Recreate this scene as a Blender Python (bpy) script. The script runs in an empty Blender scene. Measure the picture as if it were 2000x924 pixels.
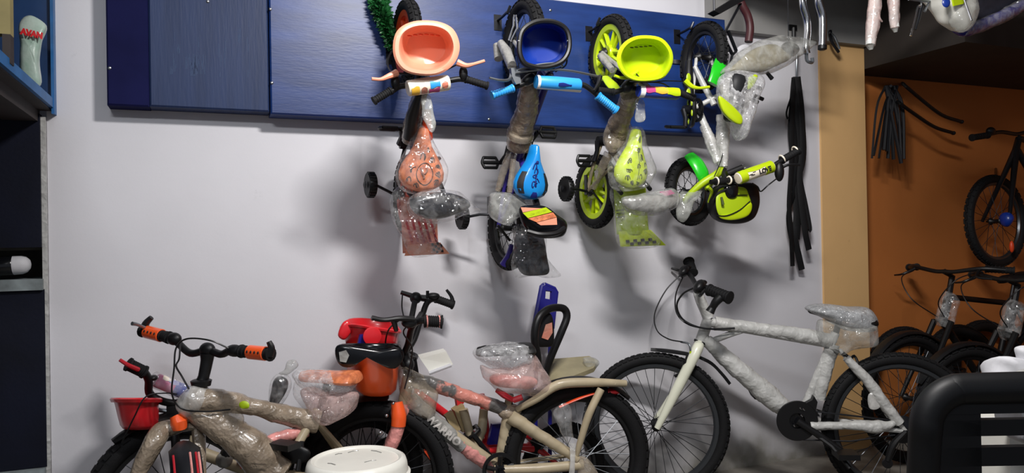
import bpy, math, random
from mathutils import Vector, Matrix, noise
random.seed(4)
S = bpy.context.scene
COL = S.collection
V = Vector
# ---------------------------------------------------------------- camera
TH, PH, RO = math.radians(22), math.radians(.3), math.radians(1.0)
FP, Z0, H = 1444., 3.4, 1.21
CAM = V((0, -Z0*math.cos(TH), H))
FW = V((math.sin(TH)*math.cos(PH), math.cos(TH)*math.cos(PH), math.sin(PH)))
R0 = V((math.cos(TH), -math.sin(TH), 0)); U0 = R0.cross(FW)
RT = R0*math.cos(RO) - U0*math.sin(RO); UP = U0*math.cos(RO) + R0*math.sin(RO)
cd = bpy.data.cameras.new('camera'); co = bpy.data.objects.new('camera', cd); COL.objects.link(co)
cd.sensor_fit = 'HORIZONTAL'; cd.sensor_width = 36; cd.lens = FP/2000*36; cd.clip_start = .05
m = Matrix.Identity(4)
for i in range(3):
    m[i][0], m[i][1], m[i][2], m[i][3] = RT[i], UP[i], -FW[i], CAM[i]
co.matrix_world = m
S.camera = co
# ---------------------------------------------------------------- light
w = bpy.data.worlds.new('world'); S.world = w; w.use_nodes = True
w.node_tree.nodes['Background'].inputs[0].default_value = (.80, .86, 1.0, 1)
w.node_tree.nodes['Background'].inputs[1].default_value = .26
def area(name, loc, target, sx, sy, power, col):
    l = bpy.data.lights.new(name, 'AREA'); l.shape = 'RECTANGLE'; l.size = sx; l.size_y = sy
    l.energy = power; l.color = col
    o = bpy.data.objects.new(name, l); COL.objects.link(o); o.location = loc
    o.rotation_euler = (V(target)-V(loc)).to_track_quat('-Z', 'Y').to_euler()
area('ceiling_tube_light', (.95, -2.05, 2.85), (1.9, -.2, .8), .55, .12, 74, (1, .97, .95))
area('left_fill_light', (-.6, -3.6, 2.95), (.3, 0, .9), .9, .2, 30, (.93, .96, 1))  # unseen second lamp, added as fill for the left wall
S.view_settings.view_transform = 'Standard'; S.view_settings.look = 'None'
S.view_settings.gamma = 1; S.view_settings.use_curve_mapping = False
S.view_settings.exposure = 0.0
# ---------------------------------------------------------------- pixel helpers (2000 x 924 frame)
def ray(x, y): return FW*FP + RT*(x-1000) - UP*(y-462)
def W(x, y, d=0.):                     # on the plane d metres in front of the back wall
    r = ray(x, y); return CAM + r*((-d-CAM.y)/r.y)
def AT(x, y, dep): return CAM + ray(x, y)*(dep/FP)
def FL(x, y, z=0.):
    r = ray(x, y); return CAM + r*((z-CAM.z)/r.z)
class Plane:                           # upright plane through two points; off > 0 is towards the camera
    def __init__(s, a, b):
        s.a = a; d = (b-a); d.z = 0; s.dir = d.normalized(); n = V((s.dir.y, -s.dir.x, 0))
        if n.dot(CAM-a) < 0: n = -n
        s.n = n
    def __call__(s, x, y, off=0.):
        r = ray(x, y); t = (s.a + s.n*off - CAM).dot(s.n)/r.dot(s.n); return CAM + r*t
# ---------------------------------------------------------------- mesh builder
def frame_of(d):
    d = d.normalized(); h = V((0, 0, 1)) if abs(d.z) < .9 else V((1, 0, 0))
    a = d.cross(h).normalized(); return a, d.cross(a)
def spl(pts, n=8):                     # catmull-rom
    P = [V(p) for p in pts]
    if len(P) < 3: return P
    P = [P[0]*2-P[1]] + P + [P[-1]*2-P[-2]]; out = []
    for i in range(1, len(P)-2):
        a, b, c, d = P[i-1:i+3]
        for k in range(n):
            t = k/n
            out.append(.5*((2*b)+(c-a)*t+(2*a-5*b+4*c-d)*t*t+(3*b-a-3*c+d)*t**3))
    return out + [P[-2]]
def lerp_list(r, n):
    if isinstance(r, (int, float)): return [r]*n
    out = []
    for i in range(n):
        t = i/(n-1)*(len(r)-1); k = min(int(t), len(r)-2); out.append(r[k]*(1-(t-k))+r[k+1]*(t-k))
    return out
class MB:
    def __init__(s): s.v = []; s.f = []
    def add(s, vs, fs):
        n = len(s.v); s.v += [V(p) for p in vs]; s.f += [tuple(i+n for i in f) for f in fs]; return s
    def rings(s, rs, cap=True, loop=False):
        n = len(rs[0]); vs = [p for r in rs for p in r]; fs = []
        m = len(rs)
        for i in range(m if loop else m-1):
            j = (i+1) % m
            for k in range(n):
                k2 = (k+1) % n; fs.append((i*n+k, i*n+k2, j*n+k2, j*n+k))
        if cap and not loop:
            fs.append(tuple(range(n-1, -1, -1))); fs.append(tuple((m-1)*n+k for k in range(n)))
        return s.add(vs, fs)
    def tube(s, pts, r, n=8, cap=True, flat=None, helix=0, hk=.10):
        pts = [V(p) for p in pts]
        if helix:                          # spiral-wound sleeve: resample and raise the overlap of each turn
            cum = [0.]
            for p, q in zip(pts, pts[1:]): cum.append(cum[-1]+(q-p).length)
            out = []; j = 0; K = int(helix*7)
            for i in range(K+1):
                d = cum[-1]*i/K
                while j < len(cum)-2 and cum[j+1] < d: j += 1
                t = (d-cum[j])/max(1e-9, cum[j+1]-cum[j]); out.append(pts[j].lerp(pts[j+1], min(1, t)))
            pts = out
        m = len(pts); rr = lerp_list(r, m); rs = []; a = None
        for i, p in enumerate(pts):
            d = (pts[min(i+1, m-1)]-pts[max(i-1, 0)]).normalized()
            if a is None: a, b = frame_of(d)
            else:
                a = (a - d*a.dot(d)).normalized(); b = d.cross(a)
            if flat is None: u, v = a*rr[i], b*rr[i]
            else:
                v0 = (V(flat[0]) - d*V(flat[0]).dot(d)).normalized(); u = v0*rr[i]; v = d.cross(v0)*rr[i]*flat[1]
            rs.append([p+(u*math.cos(2*math.pi*k/n)+v*math.sin(2*math.pi*k/n))*((1-hk*.5+hk*((i/m*helix+k/n) % 1)) if helix else 1) for k in range(n)])
        return s.rings(rs, cap)
    def box(s, c, h, ax=None):
        c = V(c); X, Y, Z = ax or (V((1, 0, 0)), V((0, 1, 0)), V((0, 0, 1)))
        vs = [c+X*h[0]*i+Y*h[1]*j+Z*h[2]*k for i in (-1, 1) for j in (-1, 1) for k in (-1, 1)]
        return s.add(vs, [(0, 1, 3, 2), (4, 6, 7, 5), (0, 4, 5, 1), (2, 3, 7, 6), (0, 2, 6, 4), (1, 5, 7, 3)])
    def bbox(s, lo, hi): return s.box([(a+b)/2 for a, b in zip(lo, hi)], [abs(b-a)/2 for a, b in zip(lo, hi)])
    def lathe(s, prof, o, ax, n=24, closed=False):   # prof: (radius, along axis)
        ax = V(ax).normalized(); a, b = frame_of(ax); o = V(o)
        rs = [[o+ax*t+(a*math.cos(2*math.pi*k/n)+b*math.sin(2*math.pi*k/n))*max(r, 1e-4) for k in range(n)] for r, t in prof]
        return s.rings(rs, not closed, closed)
    def torus(s, o, ax, R, r, n=40, m=10, sq=1.0):
        return s.lathe([(R+r*math.cos(2*math.pi*k/m), r*sq*math.sin(2*math.pi*k/m)) for k in range(m)], o, ax, n, True)
    def ell(s, c, a, b, e, nu=16, nv=10):
        c, a, b, e = V(c), V(a), V(b), V(e)
        rs = []
        for i in range(nv+1):
            t = math.pi*i/nv; rs.append([c+e*math.cos(t)+(a*math.cos(2*math.pi*k/nu)+b*math.sin(2*math.pi*k/nu))*max(math.sin(t), .01) for k in range(nu)])
        return s.rings(rs)
    def prism(s, pts, th):               # polygon extruded both ways by th/2
        th = V(th); n = len(pts); pts = [V(p) for p in pts]
        return s.rings([[p-th*.5 for p in pts], [p+th*.5 for p in pts]])
    def grid(s, rows, thick=None):
        n = len(rows[0]); m = len(rows); vs = [p for r in rows for p in r]
        fs = [(i*n+k, i*n+k+1, (i+1)*n+k+1, (i+1)*n+k) for i in range(m-1) for k in range(n-1)]
        return s.add(vs, fs)
    def pillow(s, outline, vec, bulge, back=None, n=5, inset=.15):
        """closed outline of points; front bulges along vec by bulge, back against it"""
        vec = V(vec).normalized(); back = bulge if back is None else back
        c = sum(outline, V((0, 0, 0)))/len(outline); rs = []
        for i in range(-n, n+1):
            t = i/n; k = math.cos(t*math.pi/2)**.55 if abs(i) < n else .02
            off = math.sin(t*math.pi/2)*(bulge if t > 0 else back)
            rs.append([c+(p-c)*k+vec*off for p in outline])
        return s.rings(rs)
    def crumple(s, amp, freq, seed=0):
        s.v = [p + noise.noise_vector(p*freq+V((seed, seed*1.7, 0)))*amp for p in s.v]; return s
def closed(pts, n=6):                    # smooth closed outline
    P = [V(p) for p in pts]; N = len(P); out = []
    for i in range(N):
        a, b, c, d = P[i-1], P[i], P[(i+1) % N], P[(i+2) % N]
        for k in range(n):
            t = k/n; out.append(.5*((2*b)+(c-a)*t+(2*a-5*b+4*c-d)*t*t+(3*b-a-3*c+d)*t**3))
    return out
# ---------------------------------------------------------------- objects
ORG = {}
def thing(name, label, cat, loc, group=None, kind=None):
    o = bpy.data.objects.new(name, None); COL.objects.link(o); o.location = loc; o.empty_display_size = .05
    o['label'] = label; o['category'] = cat
    if group: o['group'] = group
    ORG[o.name] = V(loc); return o
def islands(mb):
    """groups of connected faces; groups whose boxes touch count as one piece"""
    par = list(range(len(mb.v)))
    def find(i):
        while par[i] != i: par[i] = par[par[i]]; i = par[i]
        return i
    for f in mb.f:
        a = find(f[0])
        for i in f[1:]: par[find(i)] = a
    box = {}
    for i, p in enumerate(mb.v):
        b = box.setdefault(find(i), [list(p), list(p)])
        for k in range(3): b[0][k] = min(b[0][k], p[k]-.002); b[1][k] = max(b[1][k], p[k]+.002)
    keys = list(box)
    if len(keys) > 60 or len(keys) < 2: return None
    grp = {k: k for k in keys}
    def gf(k):
        while grp[k] != k: k = grp[k]
        return k
    for i, a in enumerate(keys):
        for b in keys[:i]:
            A, B = box[a], box[b]
            if all(A[0][k] <= B[1][k] and B[0][k] <= A[1][k] for k in range(3)): grp[gf(a)] = gf(b)
    roots = {gf(k) for k in keys}
    if len(roots) < 2: return None
    out = []
    for r in roots:
        m2 = MB(); idx = {}
        for f in mb.f:
            if gf(find(f[0])) == r:
                for i in f:
                    if i not in idx: idx[i] = len(m2.v); m2.v.append(mb.v[i])
                m2.f.append(tuple(idx[i] for i in f))
        out.append(m2)
    return sorted(out, key=lambda m_: -len(m_.f))
def part(name, mb, mat, parent=None, smooth=True, label=None, kind=None):
    if parent and kind is None and name != 'tyre':
        isl = islands(mb)
        if isl:
            obs = [part1(name, m_, mat, parent, smooth, label, kind) for m_ in isl]; return obs[0]
    return part1(name, mb, mat, parent, smooth, label, kind)
def part1(name, mb, mat, parent=None, smooth=True, label=None, kind=None):
    o0 = ORG[parent.name] if parent else V((0, 0, 0))
    me = bpy.data.meshes.new(name); me.from_pydata([tuple(p-o0) for p in mb.v], [], mb.f); me.validate()
    if smooth:
        me.polygons.foreach_set('use_smooth', [True]*len(me.polygons))
        try: me.set_sharp_from_angle(angle=math.radians(42))
        except Exception: pass
    me.materials.append(MT[mat] if isinstance(mat, str) else mat)
    o = bpy.data.objects.new(name, me); COL.objects.link(o)
    if parent: o.parent = parent
    ORG[o.name] = o0
    if label: o['label'] = label
    if kind: o['kind'] = kind
    return o
def solo(name, mb, mat, label, cat, group=None, smooth=True):
    o = part(name, mb, mat, None, smooth); base = V((sum(p.x for p in mb.v)/len(mb.v), sum(p.y for p in mb.v)/len(mb.v), min(p.z for p in mb.v)))
    o.data.transform(Matrix.Translation(-base)); o.location = base; ORG[o.name] = base
    o['label'] = label; o['category'] = cat
    if group: o['group'] = group
    return o
def struct(name, mb, mat, smooth=False, parent=None):
    o = part(name, mb, mat, parent, smooth)
    if parent is None: o['kind'] = 'structure'
    return o
def text(body, size, fn, mat, parent, name='lettering', bold=0.0):
    cu = bpy.data.curves.new('t', 'FONT'); cu.body = body; cu.size = size; cu.align_x = 'CENTER'; cu.align_y = 'CENTER'; cu.offset = bold; cu.resolution_u = 3
    ob = bpy.data.objects.new('t', cu); COL.objects.link(ob)
    dg = bpy.context.evaluated_depsgraph_get(); dg.update()
    me0 = bpy.data.meshes.new_from_object(ob.evaluated_get(dg))
    mb = MB(); mb.add([fn(v.co.x, v.co.y) for v in me0.vertices], [tuple(p.vertices) for p in me0.polygons])
    bpy.data.objects.remove(ob); bpy.data.meshes.remove(me0)
    return part(name, mb, mat, parent, False)
# ---------------------------------------------------------------- materials
MT = {}
def C(h):
    h = h.lstrip('#'); out = []
    for i in (0, 2, 4):
        c = int(h[i:i+2], 16)/255; out.append(c/12.92 if c <= .04045 else ((c+.055)/1.055)**2.4)
    return out
def crease(nt, vec, scale):
    """folded-sheet height: distorted cell edges at two sizes"""
    N = nt.nodes.new; L = nt.links.new; hs = []
    nz = N('ShaderNodeTexNoise'); nz.inputs['Scale'].default_value = scale*.5; nz.inputs['Detail'].default_value = 3; L(vec, nz.inputs[0])
    sc = N('ShaderNodeVectorMath'); sc.operation = 'MULTIPLY_ADD'; sc.inputs[1].default_value = (1.6/scale,)*3; L(nz.outputs['Color'], sc.inputs[0]); L(vec, sc.inputs[2])
    for k in (1.0, 2.3):
        vo = N('ShaderNodeTexVoronoi'); vo.feature = 'F1'; vo.inputs['Scale'].default_value = scale*k; L(sc.outputs[0], vo.inputs[0]); hs.append(vo)
    ad = N('ShaderNodeMath'); ad.operation = 'MULTIPLY_ADD'; ad.inputs[1].default_value = .45; L(hs[1].outputs['Distance'], ad.inputs[0]); L(hs[0].outputs['Distance'], ad.inputs[2])
    return ad.outputs[0]
def M(name, col, rough=.5, metal=0., var=0., vs=12., bump=0., bs=80., coat=0., stretch=None, spec=.5, col2=None, sharp=False, ridge=False):
    mt = bpy.data.materials.new(name); mt.use_nodes = True; nt = mt.node_tree; b = nt.nodes['Principled BSDF']
    c = C(col); b.inputs['Base Color'].default_value = (*c, 1)
    b.inputs['Roughness'].default_value = rough; b.inputs['Metallic'].default_value = metal
    b.inputs['Coat Weight'].default_value = coat; b.inputs['Coat Roughness'].default_value = .12
    b.inputs['Specular IOR Level'].default_value = spec
    tc = nt.nodes.new('ShaderNodeTexCoord'); mp = nt.nodes.new('ShaderNodeMapping'); nt.links.new(tc.outputs['Object'], mp.inputs[0])
    if stretch: mp.inputs['Scale'].default_value = stretch
    if var or col2:
        nz = nt.nodes.new('ShaderNodeTexNoise'); nz.inputs['Scale'].default_value = vs; nz.inputs['Detail'].default_value = 6
        nt.links.new(mp.outputs[0], nz.inputs[0])
        rp = nt.nodes.new('ShaderNodeValToRGB'); nt.links.new(nz.outputs[0], rp.inputs[0])
        lo, hi = (.49, .53) if sharp else (.32, .68)
        rp.color_ramp.elements[0].position = lo; rp.color_ramp.elements[1].position = hi
        c2 = C(col2) if col2 else [min(1, x*(1+var)) for x in c]
        c1 = c if col2 else [x*(1-var) for x in c]
        rp.color_ramp.elements[0].color = (*c1, 1); rp.color_ramp.elements[1].color = (*c2, 1)
        nt.links.new(rp.outputs[0], b.inputs['Base Color'])
    if bump:
        n2 = nt.nodes.new('ShaderNodeTexNoise'); n2.inputs['Scale'].default_value = bs
        if True:
            n2.inputs['Detail'].default_value = 4
        nt.links.new(mp.outputs[0], n2.inputs[0]); bp = nt.nodes.new('ShaderNodeBump'); bp.inputs['Strength'].default_value = bump; bp.inputs['Distance'].default_value = .01
        nt.links.new(crease(nt, mp.outputs[0], bs) if name.endswith('wrap') else n2.outputs[0], bp.inputs['Height']); nt.links.new(bp.outputs[0], b.inputs['Normal'])
    MT[name] = mt; return mt
def film(name, col, a0, a1, rough=.16, scale=25., bump=.6, bubbles=0.):
    """thin clear plastic: mostly see-through, with creases or bubbles that catch the light"""
    mt = bpy.data.materials.new(name); mt.use_nodes = True; nt = mt.node_tree; N = nt.nodes.new; L = nt.links.new
    nt.nodes.remove(nt.nodes['Principled BSDF']); out = nt.nodes['Material Output']
    tc = N('ShaderNodeTexCoord'); nz = N('ShaderNodeTexNoise'); nz.inputs['Scale'].default_value = scale; nz.inputs['Detail'].default_value = 5; nz.inputs['Distortion'].default_value = .8
    L(tc.outputs['Object'], nz.inputs[0])
    mr = N('ShaderNodeMapRange'); mr.inputs[1].default_value = .38; mr.inputs[2].default_value = .68; mr.inputs[3].default_value = a0; mr.inputs[4].default_value = a1; L(nz.outputs[0], mr.inputs[0])
    bp = N('ShaderNodeBump'); bp.inputs['Strength'].default_value = bump; bp.inputs['Distance'].default_value = .02; L(crease(nt, tc.outputs['Object'], scale), bp.inputs['Height'])
    if bubbles:
        vo = N('ShaderNodeTexVoronoi'); vo.inputs['Scale'].default_value = bubbles; L(tc.outputs['Object'], vo.inputs[0])
        b2 = N('ShaderNodeBump'); b2.invert = True; b2.inputs['Strength'].default_value = .8; b2.inputs['Distance'].default_value = .010; L(vo.outputs['Distance'], b2.inputs['Height']); L(bp.outputs[0], b2.inputs['Normal']); bp = b2
    tr = N('ShaderNodeBsdfTransparent'); df = N('ShaderNodeBsdfDiffuse'); df.inputs[0].default_value = (*C(col), 1)
    m1 = N('ShaderNodeMixShader'); L(mr.outputs[0], m1.inputs[0]); L(tr.outputs[0], m1.inputs[1]); L(df.outputs[0], m1.inputs[2])
    gl = N('ShaderNodeBsdfGlossy'); gl.inputs['Roughness'].default_value = rough; L(bp.outputs[0], gl.inputs['Normal'])
    lw = N('ShaderNodeLayerWeight'); L(bp.outputs[0], lw.inputs['Normal']); pw = N('ShaderNodeMath'); pw.operation = 'POWER'; pw.inputs[1].default_value = 3.0; L(lw.outputs['Facing'], pw.inputs[0])
    mf = N('ShaderNodeMath'); mf.operation = 'MULTIPLY_ADD'; mf.inputs[1].default_value = .38; mf.inputs[2].default_value = .075; L(pw.outputs[0], mf.inputs[0])
    m2 = N('ShaderNodeMixShader'); L(mf.outputs[0], m2.inputs[0]); L(m1.outputs[0], m2.inputs[1]); L(gl.outputs[0], m2.inputs[2]); L(m2.outputs[0], out.inputs[0])
    MT[name] = mt; return mt
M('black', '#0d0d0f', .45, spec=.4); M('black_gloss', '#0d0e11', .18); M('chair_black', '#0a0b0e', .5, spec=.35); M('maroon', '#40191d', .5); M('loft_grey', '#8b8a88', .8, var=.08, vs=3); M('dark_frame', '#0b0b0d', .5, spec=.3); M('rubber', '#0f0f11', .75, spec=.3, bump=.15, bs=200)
M('dark_metal', '#232428', .35, .6); M('steel', '#b9bcc0', .25, 1.0); M('chrome', '#d9dcdf', .12, 1.0); M('alloy', '#8f9499', .35, .9)
M('cable', '#101012', .4); M('rim_grey', '#4d5054', .35, .8); M('spoke_steel', '#3a3c40', .35, .8); M('spoke_bright', '#7f8388', .5, .5)
M('orange', '#e99a7c', .38, coat=.3); M('orange_deep', '#ef5a22', .35, coat=.3); M('orange_dark', '#d8451c', .4); M('red', '#d5242c', .32, coat=.3); M('crimson', '#b3202c', .4)
M('yellow', '#b6ce10', .35, coat=.3); M('yellow_deep', '#a9c416', .4); M('green', '#1fb91f', .3, coat=.4); M('blue', '#1184cf', .28, coat=.5); M('light_blue', '#2d95dc', .45)
M('basket_blue', '#0f2f86', .35, coat=.2); M('indigo', '#1c1a78', .38, coat=.2); M('navy_cloth', '#23242e', .6, var=.3, vs=30)
M('tan_wrap', '#a39380', .34, vs=16, bump=.42, bs=40, coat=.6, col2='#6f6252'); M('tan', '#a99b80', .5, var=.12, vs=14, coat=.15)
M('khaki', '#8d8466', .5, var=.15, vs=14, coat=.2); M('card', '#a08c66', .75, var=.1, vs=20)
M('pink_wrap', '#d8908a', .4, var=.3, vs=25, bump=.4, bs=26, coat=.5); M('coral_wrap', '#d97862', .35, bump=.4, bs=26, coat=.6, col2='#8d7f70', vs=9)
M('decal_wrap', '#5d5a58', .35, bump=.4, bs=30, coat=.6, col2='#c98072', vs=8, sharp=True)
M('white_wrap', '#b4b4b1', .45, var=.12, vs=14, bump=.5, bs=24, coat=.35); M('cream_fork', '#dfe0cc', .3, var=.05, coat=.4)
M('white_plastic', '#e9e8df', .35, var=.04, vs=8, bump=.05, bs=30); M('white', '#eeeeea', .45); M('white_cloth', '#c4c4c8', .7, var=.06, bump=.3, bs=16)
M('grey_wrap', '#8d8c88', .35, var=.2, vs=20, bump=.5, bs=25, coat=.5)
M('print_orange', '#f59463', .35, coat=.5, col2='#b5623f', vs=42, sharp=False); M('print_yellow', '#c3da2a', .35, coat=.5, var=.12, vs=30)
M('ink', '#3a2318', .6); M('ink_olive', '#3d4a10', .6); M('ink_blue', '#10206e', .5); M('ink_dark', '#15161a', .6); M('ink_white', '#b9b5b0', .5)
M('pad_print', '#f2e6d2', .4, coat=.4); M('pad_magenta', '#b8447e', .4, coat=.4); M('pad_navy', '#253b94', .4, coat=.4); M('amber', '#e6b23c', .4); M('lilac', '#8d8fb8', .4)
M('leaf', '#1d5a2b', .45, var=.5, vs=40); M('purple', '#2c1f7d', .4, coat=.3)
M('skin_black', '#1e1d21', .3, bump=.4, bs=25, coat=.7)
film('film', '#f4f4f4', .02, .16, .09, 26, .5); film('film_thick', '#e6e4e0', .25, .6, .16, 22, .5); film('film_grey', '#c4c5c0', .18, .5, .12, 20, .55)
film('bubble', '#eeeef0', .16, .45, .10, 40, .55, 85.); film('bubble_grey', '#b4b6b8', .55, .85, .14, 40, .6, 85.); film('bubble_pink', '#e8c9c4', .25, .5, .12, 30, .5, 85.)
film('film_tan', '#b7aa97', .25, .6, .16, 24, .5); film('film_pink', '#e2c4be', .2, .48, .14, 24, .5); film('film_clear', '#ffffff', .05, .25, .1, 30, .6)

def wall_material(name, base, stain, grime=True):
    mt = bpy.data.materials.new(name); mt.use_nodes = True; nt = mt.node_tree; b = nt.nodes['Principled BSDF']; N = nt.nodes.new; L = nt.links.new
    b.inputs['Roughness'].default_value = .62; b.inputs['Specular IOR Level'].default_value = .3
    tc = N('ShaderNodeTexCoord')
    n1 = N('ShaderNodeTexNoise'); n1.inputs['Scale'].default_value = 1.6; n1.inputs['Detail'].default_value = 8; L(tc.outputs['Object'], n1.inputs[0])
    r1 = N('ShaderNodeValToRGB'); r1.color_ramp.elements[0].position = .3; r1.color_ramp.elements[1].position = .75
    r1.color_ramp.elements[0].color = (*[x*.9 for x in C(base)], 1); r1.color_ramp.elements[1].color = (*C(base), 1); L(n1.outputs[0], r1.inputs[0])
    # scuffs
    n2 = N('ShaderNodeTexNoise'); n2.inputs['Scale'].default_value = 9; n2.inputs['Detail'].default_value = 9; n2.inputs['Roughness'].default_value = .7; L(tc.outputs['Object'], n2.inputs[0])
    m2 = N('ShaderNodeMapRange'); m2.inputs[1].default_value = .66; m2.inputs[2].default_value = .78; m2.inputs[4].default_value = .45; L(n2.outputs[0], m2.inputs[0])
    mx = N('ShaderNodeMixRGB'); mx.inputs[2].default_value = (*C(stain), 1); L(m2.outputs[0], mx.inputs[0]); L(r1.outputs[0], mx.inputs[1])
    out = mx
    if grime:   # splash grime along the skirting
        sp = N('ShaderNodeSeparateXYZ'); L(tc.outputs['Object'], sp.inputs[0])
        m3 = N('ShaderNodeMapRange'); m3.inputs[1].default_value = .30; m3.inputs[2].default_value = .0; L(sp.outputs[2], m3.inputs[0])
        n3 = N('ShaderNodeTexNoise'); n3.inputs['Scale'].default_value = 5; n3.inputs['Detail'].default_value = 8; L(tc.outputs['Object'], n3.inputs[0])
        mu = N('ShaderNodeMath'); mu.operation = 'MULTIPLY'; L(m3.outputs[0], mu.inputs[0]); L(n3.outputs[0], mu.inputs[1])
        m4 = N('ShaderNodeMapRange'); m4.inputs[1].default_value = .1; m4.inputs[2].default_value = .5; m4.inputs[4].default_value = .8; L(mu.outputs[0], m4.inputs[0])
        mg = N('ShaderNodeMixRGB'); mg.inputs[2].default_value = (*C('#5f5b48'), 1); L(m4.outputs[0], mg.inputs[0]); L(mx.outputs[0], mg.inputs[1]); out = mg
    L(out.outputs[0], b.inputs['Base Color'])
    bp = N('ShaderNodeBump'); bp.inputs['Strength'].default_value = .12; bp.inputs['Distance'].default_value = .01; L(n2.outputs[0], bp.inputs['Height']); L(bp.outputs[0], b.inputs['Normal'])
    MT[name] = mt
wall_material('wall_white', '#d6d5da', '#8f9092'); wall_material('wall_beige', '#dcb27a', '#a98658', False); wall_material('wall_orange', '#bd733a', '#8a5028', False)
wall_material('wall_grey', '#a5a4a6', '#777777', False)
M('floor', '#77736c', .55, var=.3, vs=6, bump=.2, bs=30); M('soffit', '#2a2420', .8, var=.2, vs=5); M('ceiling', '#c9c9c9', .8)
M('board_blue', '#17326a', .40, var=.30, vs=9, bump=.05, bs=90, stretch=(.3, 1, 1.6), spec=.42)
M('board_slate', '#223154', .5, var=.12, vs=5, bump=.12, bs=20, stretch=(6, 1, .6), spec=.25); M('board_navy', '#16183f', .8, var=.15, vs=6, spec=.08); M('chalk', '#4a5d7d', .9)
M('navy_panel', '#070b1c', .6, spec=.25, var=.4, vs=4, bump=.05); M('cab_blue', '#1c5f9a', .45, var=.2, vs=12); M('cab_deep', '#123561', .5, var=.2, vs=9)
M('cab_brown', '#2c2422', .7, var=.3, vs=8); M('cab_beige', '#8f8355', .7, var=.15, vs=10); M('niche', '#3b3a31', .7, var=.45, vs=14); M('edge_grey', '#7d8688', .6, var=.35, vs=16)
# ================================================================ setting
XL, XW, XP = -.561, 3.12, 3.45
struct('wall_back', MB().bbox((XL, 0, 0), (XW, .14, 3.2)), 'wall_white')
struct('wall_pillar', MB().bbox((XW, -.012, 0), (XP, .22, 3.2)), 'wall_beige')
struct('wall_alcove', MB().bbox((XP, .12, 0), (6.5, .3, 3.2)), 'wall_orange')
struct('wall_left', MB().bbox((-2.3, -6, 0), (-2.16, .6, 3.2)), 'wall_grey')
struct('wall_niche', MB().bbox((-2.2, .42, 0), (XL+.1, .55, 3.2)), 'wall_grey')
struct('wall_right', MB().bbox((6.0, -6, 0), (6.14, .3, 3.2)), 'wall_orange')
struct('floor', MB().bbox((-2.3, -6, -.1), (6.5, .6, 0)), 'floor')
struct('ceiling', MB().bbox((-2.3, -6, 3.2), (6.5, .6, 3.3)), 'ceiling')
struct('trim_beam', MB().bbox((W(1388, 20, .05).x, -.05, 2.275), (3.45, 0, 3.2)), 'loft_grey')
struct('trim_shade_loft', MB().bbox((2.10, -.9, 2.53), (3.45, -.05, 2.66)), 'loft_grey')  # unseen slab above the view, kept to shade the beam; carries hung goods
struct('trim_soffit', MB().bbox((3.45, -.62, 2.15), (6.0, .12, 2.56)), 'soffit')
struct('trim_rail', MB().tube([V((2.2, -1.0, 2.44)), V((3.6, -1.0, 2.44))], .014, 8).tube([V((2.3, -1.0, 2.44)), V((2.3, -1.0, 3.2))], .008, 6).tube([V((3.4, -1.0, 2.44)), V((3.4, -1.0, 3.2))], .008, 6), 'dark_metal')
# ---------------------------------------------------------------- blue boards on the wall
def board(name, x0, x1, z0, z1, d0, d1, mat, label, screws):
    t = thing(name, label, 'board', ((x0+x1)/2, 0, z0), 'painted plywood boards on the white wall')
    mb = MB(); b = .006
    pr = lambda y, i: [V((x0+i, y, z0+i)), V((x1-i, y, z0+i)), V((x1-i, y, z1-i)), V((x0+i, y, z1-i))]
    mb.rings([pr(-d0, 0), pr(-d1+b, 0), pr(-d1, b)]); part('panel', mb, mat, t, False)
    for (px, py) in screws:
        p = W(px, py, d1); part('screw', MB().lathe([(.006, 0), (.006, .002), (.003, .004)], p, (0, -1, 0), 10), 'steel', t)
    return t
ZB, ZT = 1.732, 2.306
xa, xb, xc, xd = W(207, 100, .1).x, W(290, 100, .1).x, W(525, 100, .1).x, W(1416, 100, .1).x
board('wall_board', xa, xb, ZB, 2.42, 0, .092, 'board_navy', 'narrow dark navy wooden board at the free end of the blue wall boards', [(214, 133)])
board('wall_board', xb+.001, xc, ZB+.002, 2.42, 0, .095, 'board_slate', 'scuffed slate blue plywood board with chalky scratches', [(406, 3)])
board('wall_board', xc+.003, xd, ZB-.008, ZT, 0, .108, 'board_blue', 'long glossy blue plywood board behind the hanging children bikes', [(528, 18), (531, 162), (1075, 20), (1069, 108), (955, 233)])
bo = [o for o in bpy.data.objects if o.name == 'wall_board.001'][0]
rnd = random.Random(5)
for (x, y0, y1, wd) in ((341, 60, 140, 3), (349, 85, 105, 3), (388, 72, 128, 2), (372, 105, 135, 10), (390, 105, 145, 12), (430, 75, 150, 3), (485, 30, 150, 3), (468, 45, 85, 3), (440, 80, 140, 2), (335, 125, 145, 3), (380, 118, 148, 8)):
    mb = MB()
    for k in range(int(wd*2)):
        xx = x+wd*(k/wd-1); ya = rnd.uniform(y0, y1-8); yb = min(y1, ya+rnd.uniform(6, 30)); mb.add([W(xx, ya, .0957), W(xx, yb, .0957), W(xx+.35, yb, .0957), W(xx+.35, ya, .0957)], [(0, 1, 2, 3)])
    part('chalk_scratch', mb, 'chalk', bo, False, kind='stuff')
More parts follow.
